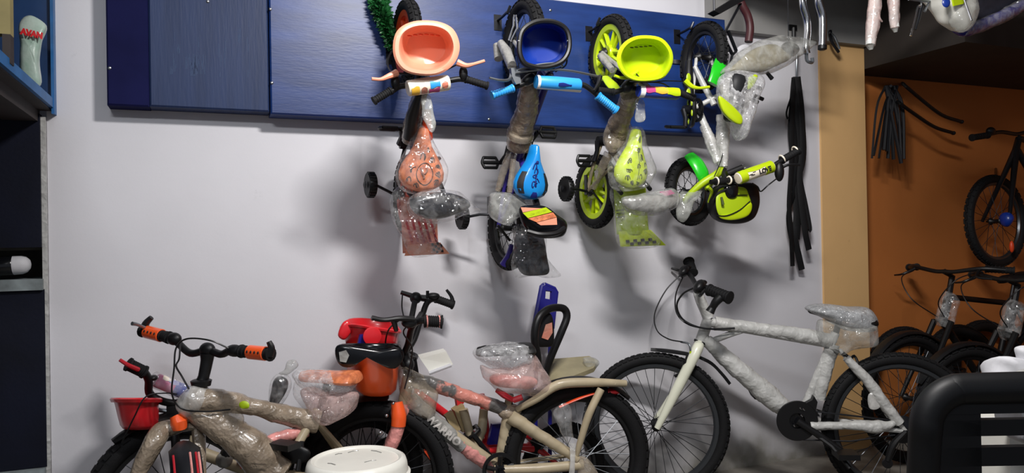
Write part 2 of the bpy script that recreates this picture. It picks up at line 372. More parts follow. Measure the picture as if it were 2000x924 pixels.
# ---------------------------------------------------------------- cabinet at the left end
t = thing('side_cabinet', 'dark navy side cabinet with a narrow open shelf slot beside the white wall', 'cabinet', (-1.2, 0, 0))
part('upper_panel', MB().bbox((-2.1, -.03, 1.215), (-.578, .01, 1.70)), 'navy_panel', t, False)
part('lower_panel', MB().bbox((-2.1, -.02, .418), (-.572, .02, 1.062)), 'navy_panel', t, False)
part('shelf', MB().bbox((-2.1, -.035, 1.060), (-.575, .38, 1.100)), 'edge_grey', t, False)
part('shelf_back', MB().bbox((-2.1, .26, 1.1), (-.575, .28, 1.3)), 'niche', t, False)
part('slot_top', MB().bbox((-2.1, .01, 1.205), (-.578, .28, 1.225)), 'niche', t, False)
part('side_post', MB().bbox((-.578, -.016, .05), (-.562, .3, 1.69)), 'white_wrap', t, False)
part('plinth', MB().bbox((-2.1, -.05, 0), (-.575, .3, .416)), 'edge_grey', t, False)
# can lying in the slot
t = thing('paint_brush_can', 'black capped white tube lying in the cabinet slot', 'tube', W(20, 537, -.05))
a, b = W(-30, 522, -.02), W(16, 519, -.02); r = .036
part('cap', MB().lathe([(r*.9, 0), (r, .01), (r, .085), (r*.95, .088)], a, b-a, 20), 'black_gloss', t)
part('body', MB().lathe([(r*.97, .088), (r*.95, .115), (r*.8, .13), (r*.45, .14), (.004, .143)], a, b-a, 20), 'white_cloth', t)
# wall box shelf above it
xs = -.533
t = thing('box_shelf', 'blue open box shelf with a flaking bright blue front edge above the navy cabinet', 'shelf', (xs-.3, -.3, 1.69))
part('bottom', MB().bbox((xs-.55, -1.3, 1.715), (xs-.012, 0, 1.742)), 'cab_brown', t, False)
part('front_lip', MB().bbox((xs-.014, -1.3, 1.722), (xs, 0, 1.756)), 'cab_blue', t, False)
part('support_beam', MB().bbox((xs-.16, -1.3, 1.672), (xs-.05, 0, 1.715)), 'cab_brown', t, False)
part('end_panel', MB().bbox((xs-.55, -.022, 1.742), (xs-.004, 0, 2.6)), 'cab_deep', t, False)
part('end_trim', MB().bbox((xs-.006, -.04, 1.70), (xs+.004, 0, 2.6)), 'cab_blue', t, False)
part('back', MB().bbox((xs-.57, -1.3, 1.70), (xs-.55, 0, 2.6)), 'cab_deep', t, False)
dv = W(27, 74, .62)
part('divider', MB().bbox((dv.x-.35, -.66, dv.z), (dv.x, -.62, 2.6)), 'cab_beige', t, False)
part('divider_post', MB().bbox((dv.x-.02, -.66, 1.742), (dv.x, -.62, dv.z)), 'cab_brown', t, False)
# pouch in the shelf
t = thing('detergent_pouch', 'creased white and green plastic pouch with red lettering standing in the blue box shelf', 'pouch', (xs-.1, -.22, 1.757))
ol = closed([W(x, y, .22) for x, y in ((38, 40), (62, 32), (90, 47), (80, 68), (76, 100), (78, 140), (48, 140), (36, 110), (40, 70))], 5)
M('pouch', '#cfd6d0', .35, bump=.5, bs=18, coat=.4, col2='#7fa693', vs=7)
zc = min(p.z for p in ol); zt = max(p.z for p in ol); ol = [V((p.x, p.y, 1.753+(p.z-zc)*(zt-1.753)/(zt-zc))) for p in ol]
part('bag', MB().pillow(ol, (0, -1, 0), .03, .03).crumple(.008, 14, 2), 'pouch', t)
c0 = W(62, 66, .262)
text('AVAN', .024, lambda x, y: c0+V((x*.95+y*.12, -.002*0, y*1.1-x*.18)), 'red', t, bold=.002)
# ================================================================ bicycle pieces
def tyre_mb(c, n, R, tr, knobs=48, rows=(-.5, 0, .5), kh=.004, sq=1.0):
    mb = MB(); mb.torus(c, n, R-tr, tr, 56, 12, sq)
    n = V(n).normalized(); a, b = frame_of(n)
    for k in range(knobs):
        for j, o in enumerate(rows):
            an = 2*math.pi*(k+.5*(j % 2))/knobs; e = a*math.cos(an)+b*math.sin(an); tg = n.cross(e)
            ph = o*1.5; d = e*math.cos(ph)+n*math.sin(ph)*1
            p = c+e*(R-tr)+(e*math.cos(ph)+n*math.sin(ph)*sq)*tr
            w2 = n*math.cos(ph)-e*math.sin(ph)
            mb.box(p, (kh, 1.25*math.pi*R/knobs*.55, tr*.24), (d, tg, w2))
    return mb
def wheel(root, c, n, R, tr, style='spoke', rim='rim_grey', tyre='rubber', ns=28, spoke='spoke_steel', hub='black', knobs=48, hw=.035, tlabel=None, rimw=.012, rimh=.012, rows=(-.5, 0, .5)):
    n = V(n).normalized(); a, b = frame_of(n); Rr = R-2*tr+.004
    if style == 'spoke':
        mb = MB().lathe([(Rr, -rimw), (Rr, rimw), (Rr-rimh, rimw*.9), (Rr-rimh*1.5, 0), (Rr-rimh, -rimw*.9)], c, n, 56, True)
        w_ = part('wheel', mb, rim, root)
    else:
        mb = MB().lathe([(Rr+.003, -.016), (Rr+.003, .016), (Rr-.02, .014), (Rr-.024, 0), (Rr-.02, -.014)], c, n, 48, True)
        mb.lathe([(.006, -.02), (.032, -.02), (.036, -.012), (.036, .012), (.032, .02), (.006, .02)], c, n, 24)
        for k in range(5):                    # broad moulded spokes with a slot
            an = 2*math.pi*k/5+.4
            for s_ in (-1, 1):
                e0 = a*math.cos(an+.42*s_*.9)+b*math.sin(an+.42*s_*.9); e1 = a*math.cos(an+.20*s_)+b*math.sin(an+.20*s_)
                p0 = c+e0*.028; p1 = c+e1*(Rr-.012); mb.tube([p0, p1], [.011, .013], 6, True, (n, .75))
        w_ = part('wheel', mb, rim, root)
    part('tyre', tyre_mb(c, n, R, tr, knobs, rows), tyre, w_)
    part('hub', MB().lathe([(.006, -hw-.02), (.009, -hw-.008), (.02, -hw), (.022, -hw+.006), (.012, -hw*.5), (.012, hw*.5), (.022, hw-.006), (.02, hw), (.009, hw+.008), (.006, hw+.02)], c, n, 14), hub, w_)
    if style == 'spoke':
        me = None
        for k in range(ns):
            an = 2*math.pi*k/ns; s_ = 1 if k % 2 else -1; tw = .35*(1 if (k//2) % 2 else -1)
            e = a*math.cos(an)+b*math.sin(an); h = a*math.cos(an+tw*2)+b*math.sin(an+tw*2)
            part('spoke', MB().tube([c+h*.02+n*s_*hw*.8, c+e*(Rr-.006)], .0016, 4, False), spoke, w_, False)
    return w_
def bars(root, pts, r, mat='black', n=6, name='handlebar'):
    return part(name, MB().tube(spl(pts, n), r, 10), mat, root)
def grip(hb, p0, p1, r, mat='rubber', ribs=7, end=True):
    d = (p1-p0); L = d.length; prof = [(r*.8, 0), (r*1.15, .002), (r*1.15, .008)]
    for k in range(ribs):
        t0 = .01+(L-.02)*k/ribs; t1 = .01+(L-.02)*(k+.6)/ribs
        prof += [(r*.94, t0), (r*1.04, t0+.002), (r*1.04, t1), (r*.94, t1+.001)]
    if end: prof += [(r*1.0, L-.008), (r*1.2, L-.007), (r*1.2, L-.001), (r*.7, L)]
    return part('grip', MB().lathe(prof, p0, d, 14), mat, hb)
def lever(hb, pts, r, mat, name='brake_lever'):
    return part(name, MB().tube(spl(pts, 4), r, 8), mat, hb)
def cable(root, pts, r=.0028, mat='cable', n=8, name='brake_cable'):
    return part(name, MB().tube(spl(pts, n), r, 6), mat, root)
def saddle_mb(nose, tail, up, wd, ht, prof=None):
    ax = (tail-nose); L = ax.length; ax = ax.normalized(); up = (V(up)-ax*V(up).dot(ax)).normalized(); sd = ax.cross(up)
    prof = KID if prof == 'kid' else prof or [(0, .12, .5), (.03, .2, .8), (.15, .24, 1), (.35, .32, 1), (.55, .62, 1), (.72, .92, 1.05), (.86, 1, 1.1), (.95, .9, 1.05), (1, .6, .6)]
    rs = []
    for t, w_, h in prof:
        c = nose+ax*L*t; rs.append([c+sd*(wd*w_*math.cos(2*math.pi*k/18))+up*(ht*h*(math.sin(2*math.pi*k/18) if math.sin(2*math.pi*k/18) > 0 else .55*math.sin(2*math.pi*k/18))) for k in range(18)])
    return MB().rings(rs)
def crank_set(root, bb, n, L, ang, mats=('dark_metal', 'black'), hw=.05, ring=.06, pedal=(.045, .035, .012), ringmat='black', sides=(1, -1), fw=None, pedal_dir=None):
    """n: axle direction; ang: direction vector of the crank on the +n side"""
    n = V(n).normalized(); ang = V(ang).normalized(); q = n.cross(ang)
    part('bottom_bracket', MB().lathe([(.02, -hw), (.022, -hw*.6), (.022, hw*.6), (.02, hw)], bb, n, 14), mats[0], root)
    if ring:
        mb = MB()
        prof = [(ring*.78, -.003), (ring, -.0025), (ring, .0025), (ring*.78, .003)]
        mb.lathe(prof, bb+n*hw*.75, n, 36, True)
        for k in range(5):
            e = ang*math.cos(k*1.2566)+q*math.sin(k*1.2566); mb.tube([bb+n*hw*.75, bb+n*hw*.75+e*ring*.85], .010, 6)
        part('chainring', mb, ringmat, root)
    for s_ in sides:
        e = ang*s_; p0 = bb+n*s_*hw; p1 = p0+e*L+n*s_*.012
        ck = part('crank', MB().tube([p0, p0+e*L*.5, p1], [.014, .010, .011], 8), mats[0], root)
        pd = p1+n*s_*(.012+pedal[0]); u = V(pedal_dir) if pedal_dir else q
        u = (u-n*u.dot(n)).normalized(); v = n.cross(u)
        mb = MB().tube([p1, p1+n*s_*(2*pedal[0]+.012)], .008, 8)
        for j in (-1, 0, 1): mb.tube([pd+u*j*pedal[1]*.8-n*pedal[0]*(.8 if j else .95), pd+u*j*pedal[1]*.8+n*pedal[0]*(.8 if j else .95)], pedal[1]*.24, 8)
        for j in (-1, 1): mb.tube(spl([pd+n*j*pedal[0]*.75-u*pedal[1]*.85, pd+n*j*pedal[0], pd+n*j*pedal[0]*.75+u*pedal[1]*.85], 4), pedal[1]*.22, 8)
        part('pedal', mb, mats[1], ck)
def fender(root, c, n, R, a0, a1, w, mat, u, v, name='fender', th=.003, seg=14):
    """arc strip of radius R from angle a0 to a1 in the (u,v) frame"""
    n = V(n).normalized(); rs = []
    for k in range(seg+1):
        an = a0+(a1-a0)*k/seg; e = u*math.cos(an)+v*math.sin(an); ww = w*(1 if 0 < k < seg else .55)
        rs.append([c+e*(R-.01)-n*ww, c+e*(R+.002)-n*ww*.7, c+e*(R+.006), c+e*(R+.002)+n*ww*.7, c+e*(R-.01)+n*ww, c+e*(R-.01-th)+n*ww*.85, c+e*(R+.006-th), c+e*(R-.01-th)-n*ww*.85])
    return part(name, MB().rings(rs), mat, root)
def bowl(root, rim, depth_vec, mat, name='basket', taper=.72, lip=.008, th=.004, expo=.6):
    """open bowl; rim = closed outline of points; sinks along depth_vec"""
    dv = V(depth_vec); c = sum(rim, V((0, 0, 0)))/len(rim); dn = dv.normalized()
    def ring(k, t): return [c+(p-c)*k+dv*t for p in rim]
    r = (rim[0]-c).length
    seq = [ring(1+lip*1.2/r, .10), ring(1+lip*1.6/r, .0), ring(1+lip/r, -.05), ring(1, -.05), ring(1-th/r, .02)]
    seq += [ring(taper+(1-taper)*(1-t)**expo-th/r, t) for t in (.25, .55, .8)] + [ring(taper*.92, .94), ring(taper*.6, .975), ring(.02, .98)]
    out = [ring(.02, 1.0), ring(taper*.6, 1.0), ring(taper*.95, .97)] + [ring(taper+(1-taper)*(1-t)**expo, t) for t in (.85, .55, .25)] + [ring(1.0, .10)]
    return part(name, MB().rings(out+seq), mat, root)
KID = [(0, .14, .5), (.03, .22, .8), (.15, .27, 1), (.30, .40, 1), (.45, .66, 1), (.58, .88, 1), (.70, 1, 1.05), (.82, .98, 1.05), (.91, .80, 1.0), (.97, .52, .85), (1, .25, .5)]
YV = V((0, -1, 0)); XV = V((1, 0, 0)); ZV = V((0, 0, 1))
# ================================================================ children bikes hanging nose-up on the wall
def saddle_pt(nose, tail, up, wd, ht, t, x):
    prof = KID
    for (t0, w0, h0), (t1, w1, h1) in zip(prof, prof[1:]):
        if t0 <= t <= t1: break
    k = (t-t0)/(t1-t0); w_ = w0+(w1-w0)*k; h = h0+(h1-h0)*k
    ax = (tail-nose); L = ax.length; ax = ax.normalized(); up = (V(up)-ax*V(up).dot(ax)).normalized(); sd = ax.cross(up)
    return nose+ax*L*t+sd*wd*w_*x+up*(ht*h*math.sqrt(max(0, 1-x*x))+.0012)
def squiggles(parent, fn, specs, mat, r=.0016, name='printed_marks'):
    """specs: (t, x, size, seed) small looping pen strokes on a surface"""
    mb = MB()
    for (t, x, s_, sd) in specs:
        rnd = random.Random(sd); pts = []
        ph, ph2 = rnd.random()*6, rnd.random()*6; lo = rnd.choice((1.2, 1.7, 2.3, 2.8))
        for k in range(17):
            q = k/16; pts.append(fn(t+s_*.30*math.sin(q*6.28*lo+ph)+s_*.12*math.sin(q*14+ph2), x+s_*(q-.5)*1.7+s_*.55*math.cos(q*6.28*lo+ph)))
        mb.tube(pts, r, 4)
    return part(name, mb, mat, parent)
def pad(hb, p0, p1, r, mat, name='bar_pad'):
    d = p1-p0; L = d.length
    return part(name, MB().lathe([(r*.55, 0), (r*.9, .001), (r, .006), (r*1.02, L*.5), (r, L-.006), (r*.9, L-.001), (r*.55, L)], p0, d, 20), mat, hb)
def pad_patch(pd, p0, p1, r, mat, t0, t1, a0, a1, name='printed_patch', seed=0):
    d = (p1-p0); L = d.length; dn = d.normalized(); vw = (CAM-p0); a = (vw-dn*vw.dot(dn)).normalized(); b = dn.cross(a); rows = []
    for i in range(7):
        t = t0+(t1-t0)*i/6; rows.append([p0+d*t+(a*math.cos(an)+b*math.sin(an))*(r*1.03+.0012) for an in [a0+(a1-a0)*(k/8)+.10*math.sin(i*.9+seed)*(1-2*k/8) for k in range(9)]])
    return part(name, MB().grid(rows), mat, pd)
def hang_core(label, Xf, Xr, zf, zr, R, tr, style, rim, fmat, framemat, tl=(.0, .0), bb=(.27, 1.63), bar=(.62, 1.79), crank_dir=(0, 0, 1), pdir=(0, 0, 1), sides=(1, -1), saddle_at=(.45, 1.5), hub='black', grp='children bikes hanging from the wall'):
    yf = .108+R+.004; yr = R+.02
    cf = V((Xf, -yf, zf)); cr = V((Xr, -yr, zr))
    t = thing('hanging_bicycle', label, 'bicycle', (Xr, -yr, zr-R), grp)
    wheel(t, cf, (1, .02, 0), R, tr, style, rim, ns=20, hub=hub, knobs=34)
    wheel(t, cr, (1, .04, 0), R, tr, style, rim, ns=20, hub=hub, knobs=34)
    top = V((Xf, -bar[0], bar[1])); hd = top-cf; crown = cf+hd*.52; B = V(((Xf+Xr)/2, -bb[0], bb[1]))
    mb = MB()
    for s_ in (-1, 1): mb.tube([cf+XV*s_*.042, cf+hd*.25+XV*s_*.042, crown+XV*s_*.03, crown], [.009, .011, .012, .014], 8)
    part('fork', mb, fmat, t)
    hb0 = cf+hd*.55; hb1 = cf+hd*.80
    mb = MB().tube([hb0, hb1], .018, 12).tube([hb0+hd*.08, B], .018, 10).tube([hb1, V((Xr, -saddle_at[0]+.1, saddle_at[1]+.08))], .014, 10)
    ST = V((Xr, -saddle_at[0], saddle_at[1])); mb.tube([B, ST+V((0, .02, 0))], .015, 10)
    for s_ in (-1, 1):
        mb.tube([B+XV*s_*.02, (B+cr)/2+XV*s_*.042, cr+XV*s_*.045], .008, 8); mb.tube([ST+V((0, .09, 0))+XV*s_*.012, cr+XV*s_*.045], .007, 8)
    part('frame', mb, framemat, t)
    part('stem', MB().tube([hb1, top], .012, 10).ell(top, (.022, 0, 0), (0, .018, 0), (0, 0, .018)), 'black', t)
    part('seat_post', MB().tube([B+(ST-B)*.7, ST+V((0, -.03, 0))], .011, 8), 'dark_metal', t)
    crank_set(t, B, XV, .09, crank_dir, hw=.045, ring=.05, pedal=(.036, .028, .010), sides=sides, pedal_dir=pdir)
    return t, cf, cr, top, B
def training(root, axle, c, r=.05, w=.016, mat='black', n=(1, .08, 0)):
    n = V(n).normalized()
    br = part('training_wheel_bracket', MB().tube([axle, axle+(c-axle)*.35+V((0, 0, .004)), c+n*.02], [.006, .006, .006], 8).box(axle+V((0, 0, .03)), (.003, .012, .045)), 'dark_metal', root)
    mb = MB().lathe([(.012, -w), (r*.6, -w*.9), (r*.92, -w), (r, -w*.6), (r, w*.6), (r*.92, w), (r*.6, w*.9), (.012, w)], c, n, 28)
    a, b = frame_of(n)
    for k in range(22):
        e = a*math.cos(k*.2856)+b*math.sin(k*.2856); mb.box(c+e*r, (.0025, w*.75, .0035), (e, n, n.cross(e)))
    tw = part('training_wheel', mb, mat, root)
    part('wheel_cap', MB().lathe([(.004, 0), (.012, .003), (.016, .004), (.016, .006), (.004, .010)], c-n*(w+.004), -n, 14), 'dark_metal', tw)

def px_pillow(pts, d, bulge, back, n=5, cr=0., fr=14, seed=0, P=W, vec=(0, -1, 0)):
    mb = MB().pillow(closed([P(x, y, d) for x, y in pts], n), vec, bulge, back)
    return mb.crumple(cr, fr, seed) if cr else mb
def basket_slots(bk, pts, d, mat='ink_dark', r=.006):
    for x, y in pts:
        part('slot', MB().ell(W(x, y, d), (r*1.5, 0, 0), (0, .003, 0), (0, 0, r*.45), 10, 6), mat, bk)
# ---- coral bike
t, cf, cr, top, B = hang_core('hanging child bike with coral orange basket, levers and printed saddle', .722, .745, 2.005, 1.40, .165, .024, 'mag', 'orange_dark', 'grey_wrap', 'black', bar=(.61, 1.775), bb=(.28, 1.60), crank_dir=(0, .5, -.3), pdir=(0, 1, 0), saddle_at=(.44, 1.50))
rim = closed([W(x, y, .70) for x, y in ((779, 95), (786, 66), (812, 51), (850, 51), (876, 64), (886, 92), (876, 120), (848, 137), (808, 135), (787, 121))], 5)
bk = bowl(t, rim, ray(838, 88).normalized()*.13, 'orange', taper=.80, lip=.013)
basket_slots(bk, [(800+i*11, 70-3*math.sin(i*.6)) for i in range(6)], .655, 'orange_dark')
d = .62
hb = bars(t, [W(738, 190, d), W(765, 178, d), W(785, 168, d), W(835, 166, d), W(880, 157, d), W(905, 155, d), W(945, 166, d)], .0105)
grip(hb, W(765, 176, d), W(729, 198, d), .013); grip(hb, W(908, 154, d), W(953, 168, d), .013)
lever(hb, [W(775, 142, d+.03), W(757, 150, d+.04), W(743, 155, d+.05), W(726, 154, d+.05)], [.013, .009, .006, .006], 'orange')
lever(hb, [W(893, 122, d+.03), W(910, 128, d+.04), W(926, 125, d+.05), W(946, 119, d+.05)], [.013, .009, .006, .006], 'orange')
for x, y in ((772, 160), (905, 143)): part('lever_mount', MB().ell(W(x, y, d+.01), (.016, 0, 0), (0, .014, 0), (0, 0, .026)), 'black', hb)
p0, p1 = W(795, 173, d+.03), W(876, 161, d+.03)
pd = pad(hb, p0, p1, .028, 'pad_print')
pad_patch(pd, p0, p1, .028, 'amber', .05, .24, .0, 1.1, seed=1); pad_patch(pd, p0, p1, .028, 'coral_wrap', .28, .42, .2, 1.1, seed=2); pad_patch(pd, p0, p1, .028, 'light_blue', .50, .74, -.35, .35, seed=4); pad_patch(pd, p0, p1, .028, 'pad_magenta', .46, .72, .45, 1.1, seed=6); pad_patch(pd, p0, p1, .028, 'coral_wrap', .78, .92, -.1, .6, seed=8)
cable(t, [W(776, 143, d+.03), W(800, 144, d+.01), W(830, 146, d), W(865, 139, d), W(893, 126, d+.03)], .003)
cable(t, [W(765, 100, .40), W(757, 118, .40), W(762, 138, .45), W(785, 150, .6)], .004)
part('frame_sleeve', MB().tube(spl([W(822, 182, .58), W(812, 215, .50), W(803, 255, .42), W(800, 275, .38)], 4), [.024, .030, .034, .03], 12, helix=7).crumple(.004, 20), 'tan_wrap', t)
part('black_sleeve', MB().tube([W(818, 185, .63), W(806, 225, .56), W(800, 268, .48)], [.010, .022, .024], 10), 'black', t)
part('frame_guard', MB().tube(spl([W(836, 215, .55), W(834, 245, .52), W(835, 270, .48)], 4), [.012, .018, .02], 10), 'orange_dark', t)
part('tag_bag', px_pillow(((822, 185), (838, 184), (846, 215), (850, 248), (842, 258), (831, 240), (824, 210)), .63, .008, .008, cr=.006, fr=30), 'film_grey', t)
no, ta, up = W(826, 248, .50), W(822, 374, .47), (0.05, -1, .15)
sd = part('saddle', saddle_mb(no, ta, up, .088, .045, 'kid'), 'print_orange', t)
fn = lambda t_, x: saddle_pt(no, ta, up, .088, .045, min(max(t_, .05), .97), min(max(x, -.85), .85))
squiggles(sd, fn, [(.35, -.2, .10, 1), (.45, .1, .16, 2), (.50, -.4, .13, 3), (.60, -.65, .1, 4), (.66, .6, .12, 5), (.72, -.6, .12, 6), (.80, .7, .09, 7), (.84, -.55, .1, 8), (.90, .45, .1, 9)], 'ink', .0015)
part('oval_print', MB().tube([fn(.72+.17*math.sin(k*.3307), .02+.36*math.cos(k*.3307)) for k in range(20)], .0013, 4), 'ink', sd)
part('emblem_print', MB().tube(spl([fn(.62, -.08), fn(.68, -.05), fn(.72, .08), fn(.66, .16), fn(.62, .2), fn(.70, .14), fn(.76, .06), fn(.79, .06)], 4), .004, 5), 'coral_wrap', sd)
part('saddle_bag', px_pillow(((822, 243), (838, 262), (852, 290), (866, 312), (874, 335), (868, 362), (856, 372), (835, 382), (800, 378), (780, 366), (772, 345), (778, 320), (792, 290), (806, 262)), .50, .065, .03, cr=.003, fr=14, seed=3), 'film', t)
fd = part('rear_fender', MB().grid([[W(782+k*10+i*0.5, 385+i*12.2, .42-.012*i) + V((0, -.02*math.sin(math.pi*k/7), 0)) for k in range(8 if True else 7)] for i in range(10)]), 'coral_wrap', t)
for i in range(5): part('stripe', MB().grid([[W(790+i*12+q*5+j*2.5, 428+j*9, .415-.011*j+.012) for q in (0, 1)] for j in range(6)]), 'crimson', fd)
part('fender_tip', MB().grid([[W(797+k*9+j*(k-2)*.9, 478+j*5.5-k*.6, .375-.004*j) for k in range(8)] for j in range(5)]), 'orange', fd)
for i in range(4):
    for j in range(4):
        if (i+j) % 2 == 0: part('check', MB().grid([[W(842+(i+a)*5+(j+b)*1.2, 475+(j+b)*5.2-i, .383) for a in (0, 1)] for b in (0, 1)]), 'ink_dark', fd)
part('film_wrap', px_pillow(((775, 365), (800, 372), (845, 380), (862, 410), (850, 455), (862, 490), (830, 503), (800, 498), (785, 470), (768, 430), (764, 395)), .42, .035, .02, cr=.012, fr=12, seed=5), 'film', t)
part('child_seat_pad', px_pillow(((800, 392), (812, 382), (850, 376), (885, 378), (908, 388), (918, 402), (900, 415), (862, 428), (825, 426), (805, 410)), .55, .030, .02, cr=.004), 'skin_black', t)
part('seat_pad_bag', px_pillow(((795, 393), (812, 378), (855, 370), (892, 372), (912, 388), (938, 412), (905, 422), (870, 436), (822, 434), (802, 418)), .55, .045, .035, cr=.008, fr=16, seed=7), 'film', t)
part('seat_support', MB().tube([W(858, 355, .44), W(868, 380, .50)], .009, 8).tube([W(798, 375, .44), W(812, 392, .5)], .009, 8), 'black', t)
training(t, cr-XV*.05, W(724, 361, .20))
# ---- blue bike
t, cf, cr, top, B = hang_core('hanging child bike with blue saddle, navy basket and light blue grips', 1.222, 1.175, 2.045, 1.262, .178, .025, 'spoke', 'black', 'grey_wrap', 'purple', bar=(.61, 1.80), bb=(.28, 1.60), crank_dir=(0, -.35, .3), pdir=(0, .25, 1), saddle_at=(.43, 1.46))
rim = closed([W(x, y, .68) for x, y in ((1015, 90), (1021, 62), (1046, 46), (1080, 46), (1104, 62), (1108, 95), (1094, 120), (1062, 131), (1030, 126), (1018, 112))], 5)
bk = bowl(t, rim, ray(1066, 82).normalized()*.11, 'basket_blue', taper=.86)
ctr = sum(rim, V((0, 0, 0)))/len(rim)
part('basket_rim', MB().tube([ctr+(p-ctr)*1.04+V((0, -.006, 0)) for p in rim+rim[:1]], .010, 8), 'black', bk)
for x, y in ((1013, 80), (1108, 80), (1043, 82), (1070, 107)): part('rivet', MB().ell(W(x, y, .69 if x in (1013, 1108) else .57), (.004, 0, 0), (0, .004, 0), (0, 0, .004), 8, 6), 'chrome', bk)
d = .62
hb = bars(t, [W(964, 185, d), W(1005, 170, d), W(1025, 162, d), W(1040, 152, d), W(1090, 158, d+.01), W(1130, 165, d), W(1150, 172, d), W(1200, 215, d)], .0105)
grip(hb, W(1003, 172, d), W(960, 187, d), .014, 'light_blue'); grip(hb, W(1166, 186, d), W(1204, 216, d), .016, 'light_blue', 9)
lever(hb, [W(1000, 140, d), W(995, 155, d+.02), W(978, 157, d+.05), W(956, 152, d+.06)], [.008, .006, .005, .004], 'alloy')
lever(hb, [W(1172, 150, d), W(1168, 165, d+.02), W(1160, 178, d+.05)], [.010, .007, .005], 'black')
part('lever_mount', MB().prism([W(x, y, d+.012) for x, y in ((996, 134), (1010, 133), (1014, 150), (1016, 163), (1006, 166), (998, 150))], (0, .02, 0)), 'alloy', hb, False)
part('clamp', MB().ell(W(1033, 155, d), (.028, 0, .01), (0, .02, 0), (0, 0, .022)), 'black', hb)
p0, p1 = W(1046, 160, d+.03), W(1132, 167, d+.03)
pd = pad(hb, p0, p1, .026, 'light_blue'); pad_patch(pd, p0, p1, .026, 'white', 0, 1, .75, 1.1, seed=0); pad_patch(pd, p0, p1, .026, 'white', .0, .06, -1.4, .8, seed=0); pad_patch(pd, p0, p1, .026, 'ink_blue', .45, .75, -.1, .25, seed=3)
cable(t, [W(1008, 138, d+.02), W(1050, 127, d+.05), W(1085, 124, d+.06), W(1098, 130, d+.04), W(1075, 140, d)], .0045, 'alloy')
cable(t, [W(1008, 142, d+.03), W(1060, 136, d+.06), W(1110, 138, d+.05), W(1168, 149, d+.02)], .0045, 'alloy')
cable(t, [W(1105, 90, .66), W(1106, 125, .66), W(1085, 140, .6)], .003)
part('fork_wrap', MB().tube([W(978, 84, .36), W(988, 100, .42), W(1000, 128, .50)], [.016, .022, .02], 10).tube([W(972, 88, .33), W(974, 115, .36)], .018, 10).crumple(.003, 20), 'grey_wrap', t)
part('brake_caliper', MB().tube([W(1004, 30, .30), W(1003, 50, .34), W(994, 78, .36)], .004, 6).tube([W(1008, 30, .3), W(1010, 55, .34), W(998, 80, .37)], .004, 6), 'chrome', t)
part('frame_sleeve', MB().tube(spl([W(1030, 160, .57), W(1032, 175, .55), W(1028, 215, .48), W(1018, 250, .42), W(1012, 290, .36)], 5), [.034, .04, .042, .045, .05, .05], 14, helix=7).crumple(.006, 16, 4), 'tan_wrap', t)
part('sleeve_tie', MB().lathe([(.055, -.012), (.058, 0), (.055, .012)], W(1016, 262, .41), W(1028, 215, .48)-W(1012, 290, .36), 14), 'film_tan', t)
part('stay_wrap', MB().tube(spl([W(1000, 300, .34), W(985, 330, .30), W(972, 372, .25)], 4), [.024, .016, .012], 10, helix=5).tube([W(1003, 310, .36), W(995, 375, .32)], .012, 8), 'film_tan', t)
no, ta, up = W(1043, 283, .50), W(1033, 390, .48), (0.05, -1, .12)
sd = part('saddle', saddle_mb(no, ta, up, .075, .045, 'kid'), 'blue', t)
fn = lambda t_, x: saddle_pt(no, ta, up, .075, .045, min(max(t_, .05), .97), min(max(x, -.9), .9))
squiggles(sd, fn, [(.32, .0, .12, 21), (.40, .1, .16, 22), (.48, -.05, .14, 23), (.57, .05, .14, 24), (.66, -.05, .12, 25), (.72, .05, .15, 26)], 'ink_blue', .0022)
for s_ in (-1, 1): part('side_panel', MB().grid([[fn(.5+.1*i, s_*x) for x in (.62, .72, .82, .9)] for i in range(5)]), 'ink_dark', sd)
part('notch', MB().grid([[fn(.86+.025*i, x*(.12+.05*i)) for x in (-1, -.5, 0, .5, 1)] for i in range(5)]), 'ink_blue', sd)
part('wrap_bag', px_pillow(((962, 376), (1000, 380), (1045, 382), (1052, 396), (1030, 412), (1012, 425), (992, 438), (968, 432), (952, 415), (955, 392)), .44, .05, .04, cr=.01, fr=12, seed=9), 'film_grey', t)
st = part('child_seat', px_pillow(((1014, 412), (1022, 402), (1062, 402), (1088, 420), (1104, 432), (1107, 446), (1098, 462), (1070, 466), (1040, 460), (1022, 440)), .52, .03, .035), 'black_gloss', t)
part('seat_rim', MB().tube(spl([W(1030, 452, .55), W(1055, 458, .57), (W(1085, 456, .57)), W(1102, 446, .55)], 5), .011, 8), 'black', st)
q = lambda a, b: W(a, b, .565)
for nm, mt, pts in (('decal', 'orange', ((1017, 405), (1058, 407), (1021, 415))), ('decal', 'yellow', ((1021, 416), (1066, 405), (1078, 414), (1031, 426))), ('decal', 'print_orange', ((1031, 427), (1080, 415), (1087, 424), (1048, 434))), ('decal', 'orange', ((1048, 435), (1087, 425), (1088, 439), (1056, 440)))):
    part(nm, MB().prism([q(*p) for p in pts], (0, .002, 0)), mt, st, False)
sq = lambda t_, x: q(1050+x*40-t_*0, 415+t_*40-x*8)
squiggles(st, sq, [(.04+.01, -.25, .12, 31), (.03, .05, .12, 32), (.01, .32, .11, 33), (.30, .0, .12, 34), (.29, .28, .12, 35), (.28, .55, .12, 36)], 'ink', .0013)
part('seat_post_clamp', MB().tube([W(1045, 388, .46), W(1050, 405, .50)], .014, 8), 'black', t)
part('rear_fender', px_pillow(((1010, 448), (1055, 444), (1062, 470), (1068, 505), (1072, 532), (1055, 538), (1020, 536), (1006, 500)), .36, .02, .015, cr=.004), 'navy_cloth', t)
part('fender_bag', px_pillow(((1004, 440), (1060, 438), (1066, 470), (1070, 502), (1092, 538), (1050, 542), (1008, 540), (1000, 525), (1004, 490)), .365, .032, .025, cr=.012, fr=14, seed=11), 'film', t)
part('rear_fork_tip', MB().tube(spl([W(999, 478, .24), W(994, 500, .22), W(985, 518, .20)], 4), [.010, .016, .022], 10), 'purple', t)
